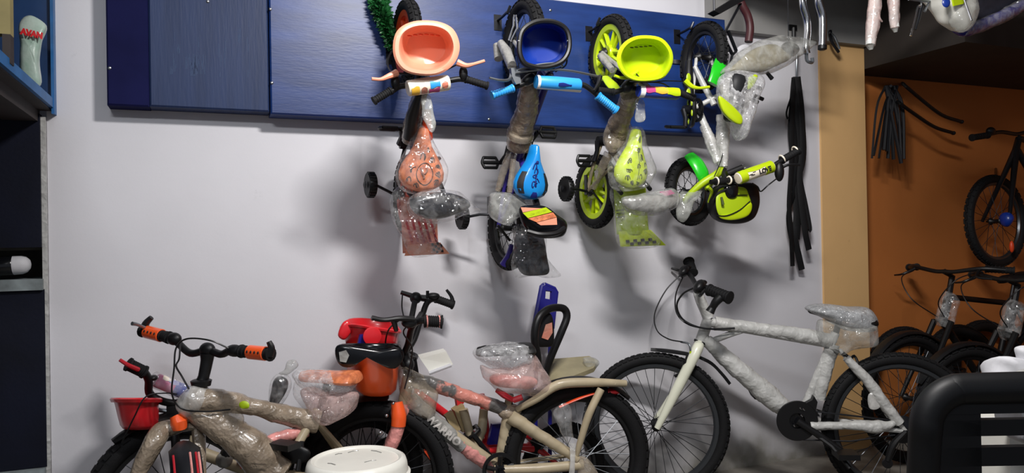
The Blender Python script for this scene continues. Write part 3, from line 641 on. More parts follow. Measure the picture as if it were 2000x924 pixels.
part('stay', MB().tube([W(972, 440, .27), W(996, 470, .26)], .006, 8), 'black', t)
training(t, W(955, 419, .24), W(903, 424, .20), .05, .015)
# ---- yellow bike
t, cf, cr, top, B = hang_core('hanging child bike with yellow wheels, yellow basket and yellow printed saddle', 1.648, 1.614, 2.035, 1.425, .165, .024, 'mag', 'yellow', 'grey_wrap', 'tan', bar=(.61, 1.80), bb=(.26, 1.645), crank_dir=(0, -.05, .3), pdir=(0, .1, 1), sides=(-1,), saddle_at=(.44, 1.52))
rim = closed([W(x, y, .70) for x, y in ((1212, 115), (1222, 90), (1247, 76), (1284, 78), (1303, 95), (1308, 116), (1300, 138), (1283, 151), (1245, 153), (1222, 140))], 5)
bk = bowl(t, rim, ray(1256, 108).normalized()*.12+V((-.01, 0, 0)), 'yellow', taper=.80, lip=.011)
basket_slots(bk, [(1234+i*9, 93-i*.8) for i in range(5)], .655, 'ink_olive')
d = .62
hb = bars(t, [W(1172, 178, d), W(1200, 180, d), W(1232, 172, d), W(1285, 182, d), W(1330, 182, d), W(1352, 190, d)], .0105)
grip(hb, W(1200, 180, d), W(1166, 176, d), .013); grip(hb, W(1326, 181, d), W(1356, 192, d), .013)
lever(hb, [W(1244, 140, d+.03), W(1228, 150, d+.04), W(1214, 152, d+.05), W(1200, 148, d+.05)], [.012, .009, .006, .006], 'yellow')
lever(hb, [W(1338, 157, d+.03), W(1350, 168, d+.04), W(1365, 172, d+.05), W(1385, 170, d+.05)], [.013, .010, .006, .006], 'yellow')
part('clamp', MB().ell(W(1226, 168, d), (.03, 0, .01), (0, .022, 0), (0, 0, .026)), 'black', hb)
p0, p1 = W(1246, 178, d+.03), W(1323, 184, d+.03)
pd = pad(hb, p0, p1, .024, 'pad_navy'); pad_patch(pd, p0, p1, .024, 'yellow', .66, .99, -1.2, .2, seed=1); pad_patch(pd, p0, p1, .024, 'amber', .36, .68, -1.1, .05, seed=2); pad_patch(pd, p0, p1, .024, 'pad_magenta', .12, .36, -1.1, .05, seed=3); pad_patch(pd, p0, p1, .024, 'white', .0, .12, -1.4, 1.2, seed=3)
cable(t, [W(1240, 142, d+.04), W(1262, 160, d+.05), W(1300, 158, d+.04), W(1338, 159, d+.03)], .0025)
cable(t, [W(1225, 160, d), W(1250, 160, d+.07), W(1290, 162, d+.06), W(1310, 172, d+.03)], .003)
part('front_fender', MB().tube(spl([W(1183, 152, .42), W(1194, 165, .47), W(1205, 178, .50)], 4), [.02, .028, .026], 10, True, ((1, 0, 0), .5)), 'yellow_deep', t)
part('fork_wrap', MB().tube([W(1172, 108, .32), W(1183, 122, .36), W(1196, 137, .42)], [.014, .017, .014], 10), 'grey_wrap', t)
part('frame_sleeve', MB().tube(spl([W(1228, 186, .57), W(1222, 210, .50), W(1208, 245, .44), W(1200, 278, .38)], 5), [.036, .038, .042, .05, .045], 14, helix=7).crumple(.006, 16, 6), 'tan_wrap', t)
part('sleeve_bag', px_pillow(((1195, 235), (1215, 228), (1232, 245), (1235, 275), (1215, 292), (1192, 298), (1180, 275), (1184, 250)), .42, .03, .03, cr=.008, seed=12), 'film_tan', t)
part('tag_bag', px_pillow(((1243, 195), (1256, 194), (1260, 220), (1257, 236), (1243, 238), (1240, 215)), .60, .008, .008, cr=.006, fr=30), 'film_grey', t)
no, ta, up = W(1241, 252, .50), W(1228, 366, .47), (0.05, -1, .15)
sd = part('saddle', saddle_mb(no, ta, up, .080, .045, 'kid'), 'print_yellow', t)
fn = lambda t_, x: saddle_pt(no, ta, up, .080, .045, min(max(t_, .05), .97), min(max(x, -.85), .85))
squiggles(sd, fn, [(.18, .1, .14, 41), (.36, .0, .16, 42), (.48, -.3, .14, 43), (.58, -.6, .1, 44), (.62, -.1, .1, 45), (.55, .5, .12, 46), (.70, -.6, .12, 47), (.72, .45, .13, 48), (.80, -.3, .1, 49), (.84, .5, .1, 50), (.92, -.2, .1, 51), (.92, .25, .1, 52)], 'ink_olive', .0015)
part('oval_print', MB().tube(spl([fn(.36, .2), fn(.46, -.05), fn(.6, -.14), fn(.75, -.12), fn(.86, -.1)], 5), .0013, 4), 'ink_olive', sd)
part('saddle_bag', px_pillow(((1230, 250), (1250, 250), (1258, 280), (1270, 310), (1278, 335), (1270, 355), (1258, 368), (1225, 374), (1195, 368), (1188, 345), (1188, 320), (1205, 298), (1222, 275)), .50, .060, .03, cr=.003, fr=14, seed=13), 'film', t)
fd = part('rear_fender', MB().grid([[W(1198+k*9+i*.8, 366+i*11.5, .42-.012*i) + V((0, -.02*math.sin(math.pi*k/7), 0)) for k in range(8)] for i in range(9)]), 'yellow_deep', t)
tipg = lambda k, j: W(1208+k*9+j*(k+1)*.75, 452+j*6-k*.4, .345-.004*j)
part('fender_tip', MB().grid([[tipg(k, j) for k in range(8)] for j in range(6)]), 'print_yellow', fd)
for i in range(8):
    for j in range(2):
        if (i+j) % 2 == 0: part('check', MB().grid([[W(1222+(i+a)*7.3+(j+b)*1, 469+(j+b)*5.5-(i+a)*.6, .336) for a in (0, 1)] for b in (0, 1)]), 'ink_dark', fd)
for i in range(3): part('stripe', MB().grid([[W(1203+k*8+i, 410+i*6.5+b*3-k*.8, .39-.006*i) for k in (0, 1, 2)] for b in (0, 1)]), 'ink_olive', fd)
part('film_wrap', px_pillow(((1195, 365), (1235, 370), (1262, 385), (1262, 430), (1268, 455), (1290, 474), (1270, 484), (1225, 486), (1203, 470), (1196, 420)), .40, .04, .02, cr=.010, fr=12, seed=15), 'film', t)
part('child_seat_pad', px_pillow(((1216, 390), (1240, 385), (1275, 380), (1305, 376), (1320, 384), (1318, 398), (1295, 412), (1258, 415), (1228, 406)), .55, .03, .02, cr=.004), 'grey_wrap', t)
part('seat_logo_patch', MB().prism([W(x, y, .585) for x, y in ((1288, 375), (1310, 371), (1318, 378), (1300, 383))], (0, .003, 0)), 'pad_magenta', t)
part('seat_pad_bag', px_pillow(((1212, 390), (1240, 380), (1275, 374), (1308, 368), (1326, 380), (1322, 402), (1295, 416), (1258, 421), (1225, 412)), .55, .045, .035, cr=.008, fr=16, seed=17), 'film_grey', t)
part('seat_support', MB().tube([W(1256, 352, .44), W(1270, 370, .50)], .009, 8).tube([W(1200, 362, .44), W(1214, 378, .5)], .009, 8), 'black', t)
part('wrapped_stay', MB().tube(spl([W(1190, 300, .36), W(1172, 335, .32), W(1160, 368, .26)], 4), [.022, .02, .012], 10, helix=5).crumple(.003, 20), 'film_tan', t)
part('stay', MB().tube([W(1158, 375, .25), W(1186, 412, .25)], .005, 8), 'black', t)
training(t, cr-XV*.05, W(1106, 369, .20), .054, .014)
# ---- green bike, hung tail-up with the bars turned out
t = thing('hanging_bicycle', 'hanging child bike with bright green fenders, love print bar pad and lime pouch basket', 'bicycle', W(1350, 440, .2), 'children bikes hanging from the wall')
cT = V((2.15, -.275, 2.055)); cBt = W(1346, 374, .26)
wheel(t, cT, (1, .0, .0), .163, .024, 'spoke', 'black', ns=20, knobs=34, spoke='spoke_steel')
wheel(t, cBt, (.30, -1, .05), .158, .024, 'spoke', 'rim_grey', ns=20, knobs=34, spoke='spoke_steel')
HD = W(1412, 330, .40); SB = W(1425, 175, .40); BB = W(1350, 215, .30)
part('frame', MB().tube([W(1418, 215, .40), HD], .020, 12).tube([BB+V((.04, 0, 0)), HD], .017, 12).tube([SB, BB], .012, 10).tube([BB, cT+V((-.04, 0, 0))], .008, 8).tube([SB+V((0, .06, 0)), cT+V((.04, 0, 0))], .008, 8), 'white_wrap', t)
part('frame_sleeve', MB().tube(spl([W(1412, 225, .41), W(1412, 262, .41), W(1412, 300, .41), W(1412, 325, .41)], 4), [.030, .034, .028, .022], 12, helix=6).tube(spl([W(1375, 245, .34), W(1390, 280, .37), W(1402, 318, .40)], 4), [.022, .026, .018], 12, helix=6).crumple(.005, 22, 3), 'film_thick', t)
part('stay_wrap', MB().tube([W(1357, 130, .30), W(1375, 168, .33), W(1395, 205, .36)], [.011, .014, .015], 10).crumple(.002, 20), 'white_wrap', t)
fk = part('fork', MB().tube(spl([HD, W(1398, 342, .42), W(1372, 358, .40), W(1342, 385, .36), W(1337, 396, .33)], 4), [.018, .018, .017, .013, .010], 10).tube(spl([HD, W(1398, 350, .34), W(1375, 372, .22), W(1350, 384, .20)], 4), .010, 8), 'yellow_deep', t)
part('fork_bag', px_pillow(((1330, 375), (1345, 372), (1362, 362), (1372, 372), (1352, 392), (1345, 420), (1336, 434), (1326, 428), (1326, 400)), .37, .03, .03, cr=.008, seed=22), 'film_grey', t)
part('front_fender', MB().tube(spl([W(1346, 303, .32), W(1360, 318, .36), W(1372, 340, .38), W(1378, 362, .37)], 5), [.026, .034, .034, .024], 14, True, ((.9, 0, .45), .45)), 'green', t)
part('rear_fender', MB().tube(spl([W(1408, 118, .40), W(1402, 140, .43), W(1393, 165, .43)], 4), [.026, .033, .032], 14, True, ((1, 0, .3), .4)), 'green', t)
cg = part('chain_guard', MB().tube(spl([W(1346, 120, .30), W(1345, 150, .31), W(1347, 190, .32)], 4), [.016, .022, .022], 10).lathe([(.05, -.006), (.078, -.008), (.082, 0), (.078, .008), (.05, .006)], BB, (1, -.45, 0), 32, True), 'black', t)
for k in range(7):
    an = -.8+k*.72; e = V((0.2, .4, 0)).normalized()*math.cos(an)*.9+ZV*math.sin(an)
    part('yellow_print', MB().ell(BB+e*.066+V((-.012, -.006, 0)), (.004, 0, 0), (0, .006, 0), (0, 0, .015), 8, 6), 'yellow_deep', cg)
for y in (152, 182): part('yellow_print', MB().ell(W(1345, y, .335), (.013, 0, 0), (0, .004, 0), (0, 0, .022), 10, 6), 'yellow_deep', cg)
crank_set(t, BB, (1, -.1, 0), .09, (0, .1, .3), hw=.04, ring=.055, pedal=(.042, .03, .012), sides=(-1,), pedal_dir=(0, 1, .2))
no, ta, up = W(1422, 236, .52), W(1442, 150, .50), (.75, -.65, .1)
sd = part('saddle', saddle_mb(no, ta, up, .080, .05, 'kid'), 'ink_dark', t)
fn = lambda t_, x: saddle_pt(no, ta, up, .075, .05, min(max(t_, .05), .97), min(max(x, -.9), .9))
part('saddle_stripe', px_pillow(((1404, 188), (1418, 196), (1438, 214), (1450, 230), (1447, 243), (1430, 236), (1412, 216)), .555, .008, .03), 'yellow', sd)
part('saddle_stripe', px_pillow(((1432, 150), (1446, 152), (1458, 162), (1472, 146), (1480, 150), (1470, 170), (1456, 176), (1444, 164)), .545, .008, .03), 'yellow', sd)
part('saddle_shell', px_pillow(((1408, 160), (1430, 146), (1460, 150), (1472, 165), (1464, 200), (1450, 232), (1436, 240), (1418, 215), (1407, 185)), .51, .03, .03), 'grey_wrap', sd)
part('saddle_bag', px_pillow(((1405, 152), (1430, 138), (1470, 142), (1484, 158), (1478, 190), (1466, 225), (1452, 262), (1444, 276), (1432, 255), (1415, 225), (1403, 190)), .50, .07, .05, cr=.008, fr=16, seed=20), 'bubble', t)
for x, y, e in ((1482, 170, .02), (1486, 190, .012), (1476, 196, .016)): part('saddle_spring', MB().tube([W(x-12, y-3, .50), W(x+4, y+4, .50)], .009, 8), 'black', t)
d = .52
hb = bars(t, [W(1388, 356, d), W(1410, 352, d), W(1434, 352, d), W(1465, 345, d), W(1505, 327, d+.02), W(1525, 315, d+.03), W(1556, 296, d+.04)], .0115)
for a_, b_ in (((1392, 356), (1412, 353)),): part('grip', MB().lathe([(.015, 0), (.017, .004), (.017, .05), (.015, .054)], W(1396, 355, d), W(1434, 352, d)-W(1396, 355, d), 14), 'rubber', hb)
grip(hb, W(1526, 314, d+.03), W(1560, 294, d+.04), .016)
for x, y in ((1399, 354), (1424, 352)): part('white_ring', MB().torus(W(x, y, d), W(1434, 352, d)-W(1396, 355, d), .016, .004, 18, 6), 'pad_print', hb)
for x, y in ((1527, 311), (1553, 294)): part('white_ring', MB().torus(W(x, y, d+.03), W(1560, 294, d+.04)-W(1526, 314, d+.03), .018, .004, 18, 6), 'pad_print', hb)
p0, p1 = W(1440, 349, d+.03), W(1508, 325, d+.04)
pd = pad(hb, p0, p1, .026, 'pad_print'); pad_patch(pd, p0, p1, .026, 'yellow', .02, .22, -1.4, 1.4, seed=0); pad_patch(pd, p0, p1, .026, 'yellow', .72, .97, -1.4, 1.4, seed=5); pad_patch(pd, p0, p1, .026, 'yellow', .22, .72, -1.4, -.3, seed=2)
dn = (p1-p0).normalized(); va = (CAM-p0); va = (va-dn*va.dot(dn)).normalized(); vb = -va.cross(dn).normalized()
vb = vb if vb.z > 0 else -vb
cen = p0+(p1-p0)*.68
text('LOVE', .027, lambda x, y: cen+dn*x+(va*math.cos((y-.006)/.028)+vb*math.sin((y-.006)/.028))*.0300, 'ink_dark', pd, bold=.0012)
squiggles(pd, lambda t_, x: p0+(p1-p0)*(.34+x)+(va*math.cos(t_)+vb*math.sin(t_))*.0285, [(-.1, -.06, .05, 61), (.1, 0.04, .05, 62), (-.25, .0, .05, 63)], 'ink_dark', .001)
part('stem', MB().tube([HD, W(1418, 350, .47), W(1432, 352, d)], .016, 10).tube([W(1420, 340, .5), W(1450, 328, .52)], .016, 10), 'black', t)
part('stem_bolt', MB().lathe([(.008, 0), (.012, .002), (.012, .012), (.006, .014)], W(1449, 328, .52), dn, 12), 'chrome', t)
part('lever_mount', MB().ell(W(1522, 335, d+.03), (.022, 0, 0), (0, .02, 0), (0, 0, .045)), 'black', hb)
lever(hb, [W(1525, 328, d+.03), W(1540, 322, d+.05), W(1562, 322, d+.06)], [.008, .006, .005], 'black')
cable(t, [W(1518, 348, d+.03), W(1500, 362, d+.03), W(1486, 374, d), W(1480, 365, d-.02), W(1470, 358, d)], .003)
cable(t, [W(1412, 300, .44), W(1405, 322, .46), W(1395, 345, .48)], .0025)
bk = part('pouch_basket', px_pillow(((1396, 372), (1412, 358), (1450, 356), (1475, 360), (1482, 380), (1481, 405), (1470, 428), (1445, 437), (1412, 434), (1396, 418), (1392, 395)), .46, .03, .10), 'black', t)
part('lime_panel', px_pillow(((1400, 380), (1412, 366), (1452, 366), (1462, 380), (1468, 405), (1460, 422), (1432, 430), (1408, 424), (1399, 405)), .495, .012, .004), 'yellow_deep', bk)
part('lime_stripe', px_pillow(((1404, 421), (1425, 418), (1445, 410), (1466, 396), (1468, 410), (1458, 423), (1432, 430), (1412, 428)), .508, .006, .004), 'yellow', bk)
part('pouch_seam', MB().tube(spl([W(1400, 421, .51), W(1420, 421, .516), W(1445, 410, .516), W(1465, 393, .51)], 4), .0025, 6), 'black', bk)
part('pouch_seam', MB().tube([W(1436, 381, .512), W(1460, 381, .51)], .0022, 6), 'black', bk)
part('pouch_buckle', px_pillow(((1416, 362), (1436, 358), (1440, 375), (1434, 388), (1420, 388), (1414, 375)), .50, .02, .01), 'black_gloss', bk)
part('strap', MB().tube(spl([W(1393, 392, .48), W(1402, 378, .50), W(1418, 370, .51)], 4), .005, 6), 'black', bk)
part('zip_pull', MB().tube([W(1409, 385, .51), W(1412, 400, .515)], [.005, .007], 8), 'ink_olive', bk)
part('front_guard', MB().tube(spl([W(1382, 365, .46), W(1390, 375, .45), W(1385, 395, .42)], 4), .008, 8), 'yellow_deep', t)
# ================================================================ hooks on the board
def hook(x, y, tx, label):
    a = W(x, y, .108); b = V((tx, -.108-.12, a.z-.01))
    t = thing('wall_hook', label, 'hook', a, 'bike hooks on the blue board')
    part('plate', MB().box(a+V((0, .001, -.01)), (.018, .004, .035)), 'dark_metal', t, False)
    part('rod', MB().tube(spl([a, a+V((0, -.06, 0)), V(((a.x+b.x)/2, -.24, a.z)), b+V((.0, -.02, .0)), b+V((.01, -.03, .03))], 6), .006, 8), 'dark_metal', t)
hook(1150, 62, 1.60, 'grey rod hook holding up the front wheel of the yellow bike')
hook(1322, 68, 2.10, 'grey rod hook holding up the rear wheel of the green bike')
hook(972, 40, 1.17, 'grey rod hook holding up the front wheel of the blue bike')
hook(762, 105, .69, 'grey rod hook holding up the front wheel of the coral bike')
part_ = None
t = thing('label_plate', 'small silver metal plate fixed on the blue board by the green bike', 'plate', W(1322, 125, .108))
part('plate', MB().box(W(1322, 121, .112), (.045, .004, .010)), 'steel', t, False)
part('plate_stem', MB().box(W(1330, 137, .112), (.004, .004, .035)), 'dark_metal', t, False)
# ================================================================ garland
t = thing('tinsel_garland', 'dark green leafy tinsel garland hanging over the blue board', 'garland', W(765, 90, .15))
path = spl([W(735, -40, .14), W(740, 0, .15), W(748, 30, .17), W(758, 58, .17), W(766, 88, .16)], 10)
part('cord', MB().tube(path, .004, 6), 'leaf', t)
mb = MB(); rnd = random.Random(8)
for i, p in enumerate(path):
    f = 1-.45*i/len(path)
    for k in range(34):
        dr = V((rnd.gauss(0, 1), rnd.gauss(0, .6), rnd.gauss(0, .8))).normalized(); L = .048*f*rnd.uniform(.6, 1.15); q = p+dr*L*.25
        if q.y > -.118: q.y = -.118
        e = q+dr*L
        if e.y > -.115: e.y = -.115
        sdv = dr.cross(V((rnd.random(), rnd.random(), rnd.random()))).normalized()*.007
        mb.add([q, (q+e)/2+sdv, e, (q+e)/2-sdv], [(0, 1, 2, 3)])
part('leaves', mb, 'leaf', t, False, kind='stuff')
# ================================================================ white adult bike by the pillar
cf = AT(1281, 828, 3.455); cr = AT(1756, 831, 3.336); RW = .335
cf.z = cr.z = RW+.001
w_ = Plane(cf, cr); N = w_.n
t = thing('mountain_bike', 'large white plastic wrapped mountain bike leaning by the orange pillar', 'bicycle', V(((cf.x+cr.x)/2, (cf.y+cr.y)/2, 0)))
wheel(t, cf, N, RW, .026, 'spoke', 'rim_grey', ns=36, hub='black', knobs=72, rimh=.016, hw=.045)
wheel(t, cr, N, RW, .026, 'spoke', 'rim_grey', ns=36, hub='black', knobs=72, rimh=.016, hw=.055)
BB = w_(1560, 822); ST = w_(1626, 672); HT = w_(1384, 622); HBt = w_(1368, 668)
part('frame', MB().tube([HT, HBt], .026, 14).tube([w_(1388, 630), ST], .022, 12).tube([w_(1374, 660), BB], .024, 12).tube([w_(1632, 650), BB], .019, 12)
     .tube([w_(1640, 684, .02), w_(1668, 715, .05), cr+N*.065], .010, 8).tube([w_(1640, 684, -.02), w_(1668, 715, -.05), cr-N*.065], .010, 8)
     .tube([BB+N*.03, cr+N*.065], .011, 8).tube([BB-N*.03, cr-N*.065], .011, 8), 'white_wrap', t)
part('top_tube_wrap', MB().tube(spl([w_(1396, 632), w_(1440, 637), w_(1500, 645), w_(1560, 654), w_(1622, 666)], 4), [.033, .028, .030, .034, .034], 14, True, helix=9).crumple(.004, 16, 1), 'white_wrap', t)
part('down_tube_wrap', MB().tube(spl([w_(1378, 664), w_(1420, 702), w_(1470, 745), w_(1510, 780), w_(1550, 812)], 5), [.030, .040, .046, .048, .040], 14, helix=7).crumple(.007, 13, 2), 'white_wrap', t)
part('gusset_tube', MB().tube(spl([w_(1376, 672), w_(1420, 655), w_(1462, 642)], 4), .014, 10).crumple(.003, 20), 'white_wrap', t)
part('seat_tube_wrap', MB().tube(spl([w_(1626, 672), w_(1612, 720), w_(1598, 778)], 4), [.030, .032, .029], 12, helix=5).crumple(.005, 15, 3), 'white_wrap', t)
part('seat_stay_wrap', MB().tube(spl([w_(1652, 698, .04), w_(1690, 738, .055), w_(1722, 782, .065), w_(1756, 826, .068)], 4), [.018, .023, .024, .022], 12, helix=6).crumple(.004, 15, 4), 'white_wrap', t)
part('chain_stay_wrap', MB().tube(spl([w_(1582, 832, .05), w_(1630, 832, .06), w_(1680, 831, .068), w_(1700, 834, .07), w_(1730, 833, .072), w_(1748, 826, .075)], 4), [.020, .019, .017, .024, .030, .012], 12, helix=5).crumple(.004, 14, 5), 'white_wrap', t)
part('wrap_tail', px_pillow(((1697, 770), (1718, 766), (1722, 790), (1712, 800), (1697, 796)), .07, .006, .006, cr=.003, P=w_, vec=N), 'film_thick', t)
CR = w_(1365, 672)
fk = part('fork', MB().tube([HBt, CR+V((0, 0, -.012))], .022, 12).tube(spl([CR+N*.012, w_(1358, 690, .05), w_(1320, 765, .058), cf+N*.066], 5), [.024, .026, .024, .014], 12).tube(spl([CR-N*.012, w_(1358, 690, -.05), w_(1318, 765, -.058), cf-N*.066], 5), [.022, .022, .020, .013], 12), 'cream_fork', t)
part('crown_ring', MB().lathe([(.027, -.006), (.031, -.004), (.031, .004), (.027, .006)], HBt, HT-HBt, 18), 'black', fk)
part('front_brake', MB().tube([w_(1345, 690, .05), w_(1340, 708, .06), w_(1335, 725, .05)], [.008, .010, .008], 8).tube([w_(1335, 728, .045), w_(1318, 735, .03)], .007, 8), 'black', t)
part('brake_pipe', MB().tube(spl([w_(1330, 668), w_(1345, 672, .05), w_(1350, 690, .06)], 5), .005, 8), 'alloy', t)
part('yellow_cable_end', MB().tube([w_(1349, 686, .06), w_(1350, 700, .06)], .006, 8), 'yellow', t)
def fin(pts, wdt, name):
    rs = []
    P = spl(pts, 4); m_ = len(P)
    for i, p in enumerate(P):
        k = math.sin(math.pi*(.08+.84*i/(m_-1)))*wdt; dr = (P[min(i+1, m_-1)]-P[max(i-1, 0)]).normalized(); u = N.cross(dr).normalized(); u = u if u.z > 0 else -u
        rs.append([p-N*k-u*.008, p-N*k*.4+u*.003, p+N*k*.4+u*.003, p+N*k-u*.008, p+N*k*.9-u*.011, p-N*k*.9-u*.011])
    return part(name, MB().rings(rs), 'black', t)
fin([w_(1271, 681), w_(1300, 683), w_(1335, 688), w_(1362, 694)], .032, 'front_mudguard')
fin([w_(1362, 694), w_(1390, 708), w_(1412, 730), w_(1427, 749)], .030, 'rear_of_mudguard')
# bars run away from the camera
ctr = w_(1362, 560)
sp_ = part('stem', MB().tube(spl([HT, w_(1374, 600), w_(1364, 575), ctr], 5), [.026, .024, .022, .020], 12).crumple(.003, 20), 'white_wrap', t)
fe, ne = w_(1347, 520, -.27), w_(1400, 574, .27)
hb = bars(t, [w_(1347, 516, -.29), w_(1344, 530, -.22), w_(1353, 545, -.10), ctr, w_(1366, 557, .10), w_(1376, 560, .20), w_(1418, 580, .29)], .0115, 'black')
grip(hb, w_(1353, 534, -.21), w_(1345, 510, -.29), .024); grip(hb, w_(1384, 566, .21), w_(1426, 582, .29), .024)
for off, (x, y) in ((.20, (1366, 560)), (-.20, (1336, 530))): part('shifter', MB().ell(w_(x, y, off), N*.05, V((.034, 0, .01)), ZV*.03, 12, 8).ell(w_(x+8, y-8, off), N*.012, V((.02, 0, 0)), ZV*.012, 8, 6), 'black', hb)
lever(hb, [w_(1376, 566, .22), w_(1368, 577, .24), w_(1366, 578, .26)], [.008, .007, .006], 'black')
part('brake_lever', MB().tube(spl([w_(1408, 580, .27), w_(1398, 590, .27), w_(1392, 600, .26), w_(1386, 610, .26)], 4), [.020, .018, .016, .020], 10), 'black', hb)
lever(hb, [w_(1336, 530, -.22), w_(1325, 528, -.24), w_(1311, 524, -.25)], [.010, .007, .005], 'black')
cable(t, [w_(1330, 536, -.20), w_(1300, 568, -.16), w_(1279, 612, -.1), w_(1283, 645, -.04), w_(1305, 662, 0), w_(1333, 668, .02)], .0032)
cable(t, [w_(1336, 536, -.20), w_(1320, 575, -.1), w_(1322, 612, .0), w_(1345, 634, .04), w_(1385, 642, .05), w_(1430, 641, .04)], .0035)
cable(t, [w_(1356, 562, .20), w_(1334, 574, .14), w_(1322, 596, .08), w_(1332, 622, .05), w_(1360, 638, .05), w_(1395, 643, .05), w_(1435, 641, .04)], .0045)
no, ta = w_(1579, 606), w_(1708, 632)
part('saddle', saddle_mb(no, ta, (0, 0, 1), .085, .03), 'black', t)
part('seat_post', MB().tube([w_(1628, 668), w_(1640, 622)], .0135, 10), 'black', t)
part('saddle_bubble_wrap', px_pillow(((1573, 602), (1590, 594), (1625, 594), (1660, 599), (1692, 600), (1706, 612), (1713, 630), (1706, 646), (1680, 648), (1650, 644), (1625, 632), (1600, 618), (1582, 610)), .0, .095, .095, cr=.003, fr=12, P=w_, vec=N), 'bubble_grey', t)
part('saddle_bag', px_pillow(((1598, 625), (1630, 628), (1680, 636), (1712, 632), (1713, 660), (1705, 678), (1664, 682), (1642, 696), (1622, 690), (1606, 674), (1596, 655)), .03, .075, .075, cr=.008, fr=14, P=w_, vec=N, seed=4), 'film_grey', t)
part('seat_clamp', MB().tube([w_(1612, 676, .01), w_(1638, 690, .03)], .010, 8).tube([w_(1645, 690, .03), w_(1664, 704, .04)], .010, 8), 'black', t)
cs = w_(1557, 822, .055)
mb = MB().lathe([(.035, -.003), (.088, -.003), (.091, 0), (.088, .003), (.035, .003)], cs, N, 48, True)
cg = part('chain_guard', mb, 'black', t)
part('inner_chainring', MB().lathe([(.02, -.004), (.06, -.003), (.06, .003), (.02, .006)], cs-N*.012, N, 36), 'black_gloss', cg)
for x, y in ((1552, 832), (1566, 812), (1564, 798), (1570, 800)): part('ring_hole', MB().ell(w_(x, y, .064), N*.002, V((.007, 0, -.004)), ZV*.005, 10, 6), 'steel', cg)
ck = part('crank', MB().tube([cs, w_(1600, 850, .07), w_(1648, 884, .08)], [.018, .015, .014], 10), 'black', t)
pc = w_(1652, 888, .13); part('pedal', MB().box(pc, (.045, .05, .012), ((cr-cf).normalized(), N, ZV)), 'black', ck, False)
ck = part('crank', MB().tube([BB-N*.05, w_(1515, 795, -.07), w_(1482, 770, -.075)], [.018, .015, .013], 10), 'black', t)
part('pedal', MB().prism([w_(x, y, -.12) for x, y in ((1462, 760), (1478, 762), (1492, 774), (1486, 780), (1470, 776))], N*.09), 'black', ck, False)
part('front_derailleur', MB().prism([w_(x, y, .04) for x, y in ((1570, 788), (1585, 780), (1588, 772), (1595, 784), (1592, 800), (1600, 812), (1590, 812), (1582, 796))], N*.03).tube([w_(1595, 800, .04), w_(1612, 806, .04)], .004, 6), 'black', t, False)
part('chain', MB().tube([w_(1548, 858, .05), w_(1660, 862, .06), w_(1748, 850, .06)], .004, 6).tube([w_(1560, 800, .05), w_(1750, 822, .06)], .004, 6), 'dark_metal', t)
part('sprockets', MB().lathe([(.02, .03), (.06, .032), (.062, .04), (.035, .058), (.018, .062)], cr, N, 30), 'dark_metal', t)
part('rear_derailleur', MB().tube(spl([cr+N*.07, w_(1745, 868, .07), w_(1733, 900, .07)], 4), [.012, .016, .012], 8).lathe([(.004, -.006), (.022, -.005), (.022, .005), (.004, .006)], w_(1733, 905, .07), N, 18), 'black', t)
part('kickstand', MB().tube([w_(1575, 835, .04), w_(1625, 872, .10), w_(1660, 915, .15)], [.012, .011, .010], 8), 'black', t)
part('rear_brake', MB().tube(spl([w_(1660, 705, .05), w_(1668, 695, .03), w_(1676, 710, .05), w_(1674, 722, .06)], 4), .006, 8), 'black', t)
part('rear_reflector', MB().prism([w_(x, y, -.02) for x, y in ((1762, 832), (1776, 828), (1796, 866), (1797, 878), (1790, 880), (1772, 862))], N*.02), 'crimson', t, False)
# ================================================================ coral and tan bike in the middle
RC = .312; RF = .300
cf = AT(733, 935, 2.85); cr = AT(1125, 916, 3.02); cf.z = RF+.001; cr.z = RC+.001
c_ = Plane(cf, cr); N = c_.n; DIR = (cr-cf).normalized()
t = thing('utility_bike', 'tan and coral wrapped bike with an orange basket and knobbly tyres behind the white bucket', 'bicycle', V(((cf.x+cr.x)/2, (cf.y+cr.y)/2, 0)))
nf = (N*.985+DIR*-.15).normalized()
wheel(t, cf, nf, RF, .033, 'spoke', 'black', ns=28, knobs=54, hw=.04, spoke='spoke_steel')
wheel(t, cr, N, RC, .033, 'spoke', 'black', ns=28, knobs=54, hw=.05, spoke='spoke_bright')
HT, HB = c_(798, 735), c_(788, 792); BB = c_(972, 912); ST = c_(990, 800)
part('frame', MB().tube([HT, HB], .024, 12).tube([c_(806, 742), ST], .018, 12).tube([c_(796, 785), BB], .022, 12).tube([c_(996, 770), BB], .016, 12)
     .tube([BB+N*.02, cr+N*.06], .010, 8).tube([BB-N*.02, cr-N*.06], .010, 8).tube([ST+N*.015, cr+N*.06], .010, 8).tube([ST-N*.015, cr-N*.06], .010, 8), 'tan', t)
part('top_tube_wrap', MB().tube(spl([c_(806, 742), c_(850, 752), c_(900, 770), c_(950, 787), c_(985, 800)], 5), [.030, .028, .026, .025, .026], 14, helix=7).crumple(.005, 18, 1), 'decal_wrap', t)
dt = part('down_tube_wrap', MB().tube(spl([c_(800, 785), c_(840, 818), c_(880, 850), c_(905, 872)], 5), [.040, .034, .030, .028], 14, helix=4).crumple(.006, 16, 2), 'grey_wrap', t)
part('down_tube_lower_wrap', MB().tube(spl([c_(900, 866), c_(925, 886), c_(950, 905), c_(965, 916)], 4), [.028, .029, .027, .022], 14, helix=5).crumple(.005, 18, 3), 'pink_wrap', t)
o_ = c_(866, 841, .046); ex = (c_(900, 868, .04)-c_(836, 815, .04)).normalized(); ey = N.cross(ex); ey = ey if ey.z > 0 else -ey
text('WARRIO', .042, lambda x, y: o_+ex*x+ey*y+N*(.004-.35*abs(y)), 'ink_white', dt, bold=.002)
